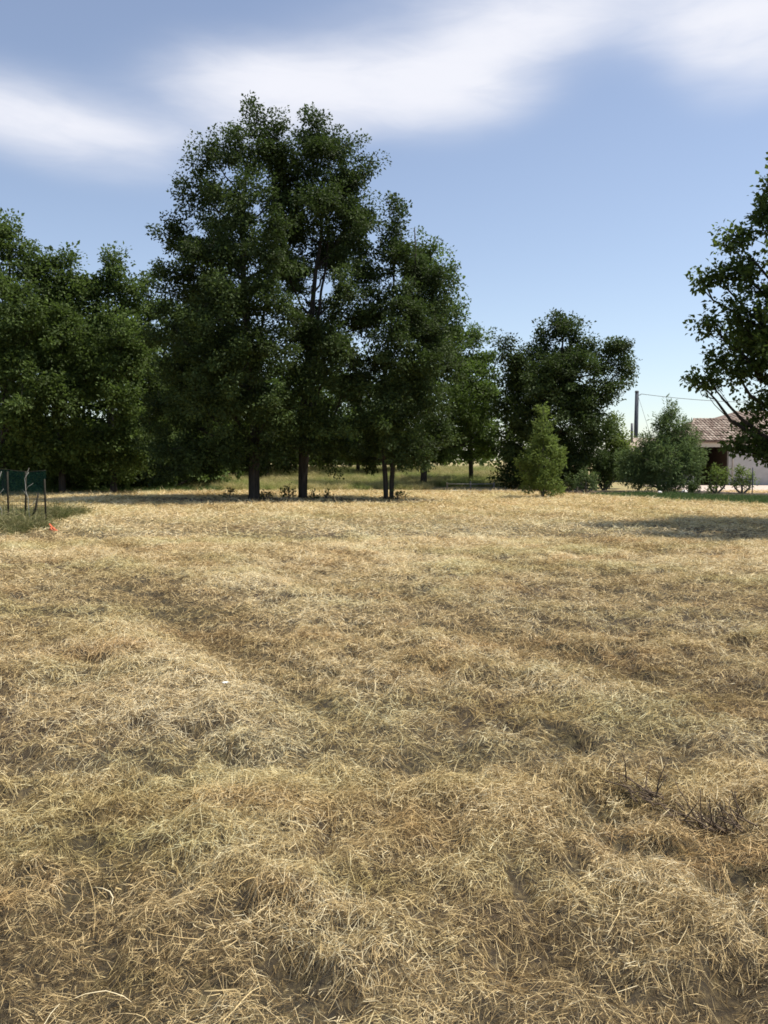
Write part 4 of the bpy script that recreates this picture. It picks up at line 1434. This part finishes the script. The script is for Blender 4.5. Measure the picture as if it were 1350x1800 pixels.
FY = 19.6
fx = at(80, 900, FY)[0]
fence = empty('netted_fence', (fx, FY, hgt(fx, FY)))
tag(fence, 'wire fence hung with dark green windbreak netting at the field edge', 'fence')
posts = [0.0, -0.46, -0.88, -1.45, -2.4, -3.6, -4.8, -6.0]
for i, xx in enumerate(posts):
    ln_ = random.uniform(-.05, .05)
    MB().tube([(xx + ln_, 0, -0.2), (xx, 0, 0.7), (xx - ln_ * .5, 0.01, 1.36 if i else 1.18)], [0.024, 0.022, 0.018], 7).build('post', M['stake'], fence, True)
MB().tube([(-0.40, -0.06, 0.05), (-0.22, -0.05, 0.45), (-0.14, -0.04, 0.85)], [0.032, 0.028, 0.022], 7).build('brace', M['stake'], fence, True)
n = 60
xs = np.linspace(0.02, -6.2, n)
zs = np.linspace(0.62, 1.38, 8)
Vn = []
for z in zs:
    for k, xx in enumerate(xs):
        sag = 0.03 * math.sin(xx * 4.1) * (1 if z > 1.3 else 0.4) + 0.03 * math.sin(xx * 9 + 1) * (1 if z < 0.7 else .2)
        Vn.append((xx, 0.035 + 0.02 * math.sin(xx * 7 + z * 5), z + sag))
Qn = [(r * n + c, r * n + c + 1, (r + 1) * n + c + 1, (r + 1) * n + c) for r in range(7) for c in range(n - 1)]
net = link('netting', mesh_np('netting', np.array(Vn), np.array(Qn), M['net']), fence)
MB().tube([(xx, 0.035, 1.385 + 0.03 * math.sin(xx * 4.1)) for xx in xs], 0.007, 5).build('top_cord', M['stake'], fence, True)
wm = MB()
for z in np.arange(0.05, 0.66, 0.1):
    wm.tube([(0.02, 0.03, z), (-3, 0.03, z - 0.01), (-6.2, 0.03, z)], 0.004, 3, cap=False)
for xx in np.arange(0, -6.2, -0.1):
    wm.tube([(xx, 0.03, 0.0), (xx, 0.03, 0.66)], 0.004, 3, cap=False)
wm.build('wire_mesh', M['wire'], fence)

for xx, hh, lab, seed in [(-0.36, 1.34, 'crooked pale dry stem climbing the netting near its end post', 3), (-0.92, 1.36, 'crooked pale dry stem on the netting close to the picture edge', 8)]:
    rs = np.random.default_rng(seed)
    st = empty('dry_stem', (fx + xx, FY - 0.07, hgt(fx, FY)))
    tag(st, lab, 'dry stem')
    t = np.linspace(0, 1, 10)
    P_ = np.stack([np.cumsum(rs.normal(0.006, 0.03, 10)), rs.normal(0, 0.008, 10), t * hh], -1)
    P_[:, 0] -= P_[-1, 0] * 0.3
    MB().tube(P_, np.linspace(0.011, 0.006, 10), 6).build('stem', M['dry_stem'], st, True)
    for k in (3, 5, 6, 8):
        s_ = rs.choice([-1, 1])
        q = P_[k]
        MB().tube([q, q + (0.05 * s_, -0.01, 0.10), q + (0.12 * s_ + rs.normal(0, .03), 0, 0.2 + rs.normal(0, .05))], [0.006, 0.005, 0.003], 5).build('twig', M['dry_stem'], st, True)

# the orange marker at the fence end: a small crumpled plastic pennant on the ground
M['orange'] = mat_rough('orange_plastic', (0.55, 0.12, 0.05), (0.66, 0.19, 0.09), 4, 0.5, 0.2, 20)
q = gnd(94, 936)
bm = bmesh.new()
bmesh.ops.create_grid(bm, x_segments=10, y_segments=10, size=0.5)
for v in bm.verts:
    u, w = v.co.x + .5, v.co.y + .5
    xx = -0.10 + 0.22 * u * (1 - 0.55 * w)
    zz = 0.02 + 0.17 * w * (1 - 0.75 * u)
    v.co = Vector((xx, 0.05 * w + 0.03 * math.sin(u * 9 + w * 4) + 0.02 * math.sin(w * 13), zz + 0.012 * math.sin(u * 11)))
me = bpy.data.meshes.new('orange_marker')
bm.to_mesh(me)
bm.free()
me.materials.append(M['orange'])
om = link('orange_marker', me)
sm = om.modifiers.new('thick', 'SOLIDIFY')
sm.thickness = 0.006
om.location = (q[0], q[1], hgt(q[0], q[1]) + 0.03)
tag(om, 'small bright orange plastic marker lying at the end of the fence', 'marker')

# ------------------------------------------------------------------ small things in the near hay
M['dead'] = mat_rough('dead_stalk', (0.07, 0.05, 0.033), (0.16, 0.115, 0.075), 9, 0.9, 0.4, 60)
M['white'] = mat_rough('white_petal', (0.75, 0.75, 0.72), (0.85, 0.85, 0.82), 9, 0.7, 0.0)


def dead_stalks(px, py, n, spread, hi, label, seed, aim=0.9):
    rs = np.random.default_rng(seed)
    q = gnd(px, py)
    root = empty('dead_stalks', (q[0], q[1], hgt(q[0], q[1]) + 0.025))
    tag(root, label, 'dead stalks', 'dark dead stalks in the hay')
    for k in range(n):
        upright = rs.random() < 0.22
        a = rs.normal(2.3, 0.4) if not upright else rs.random() * 6.28
        L_ = rs.uniform(*hi)
        e = rs.uniform(1.0, 1.4) if upright else rs.uniform(0.05, 0.35)
        x0 = rs.uniform(-spread, spread) * 0.8
        y0 = -x0 * 0.55 + rs.normal(0, 0.05)
        pts = [np.array([x0, y0, hgt(q[0] + x0, q[1] + y0) - hgt(q[0], q[1]) + 0.005])]
        for s in range(5):
            d = np.array([math.cos(a) * math.cos(e), math.sin(a) * math.cos(e), math.sin(e)])
            pts.append(pts[-1] + d * L_ / 5)
            a += rs.normal(0, 0.22)
            e += rs.normal(-0.02, 0.14)
        MB().tube(pts, np.linspace(0.0042, 0.0016, 6), 5).build('stalk', M['dead'], root, True)


dead_stalks(1250, 1445, 44, 0.18, (0.10, 0.24), 'larger tangle of dark broken stalks sticking up from the near hay', 5)
dead_stalks(1135, 1400, 26, 0.09, (0.08, 0.18), 'smaller dark broken stalks left of the larger tangle in the hay', 6)

q = gnd(397, 1222)
fl = empty('white_flower', (q[0], q[1], hgt(q[0], q[1])))
tag(fl, 'single small white flower head lying in the hay', 'flower')
MB().tube([(0, 0, 0), (0.01, 0, 0.05), (0.0, -0.01, 0.085)], 0.0025, 5).build('stem', M['weed'], fl, True)
for k in range(7):
    a = k * 6.28 / 7
    ca, sa = math.cos(a), math.sin(a)
    v = [(0, -0.01, 0.085), (0.014 * ca - 0.006 * sa, -0.01 + 0.014 * sa + 0.006 * ca, 0.093), (0.028 * ca, -0.01 + 0.028 * sa, 0.09), (0.014 * ca + 0.006 * sa, -0.01 + 0.014 * sa - 0.006 * ca, 0.093)]
    MB().add(np.array(v), [(0, 1, 2, 3)]).build('petal', M['white'], fl)
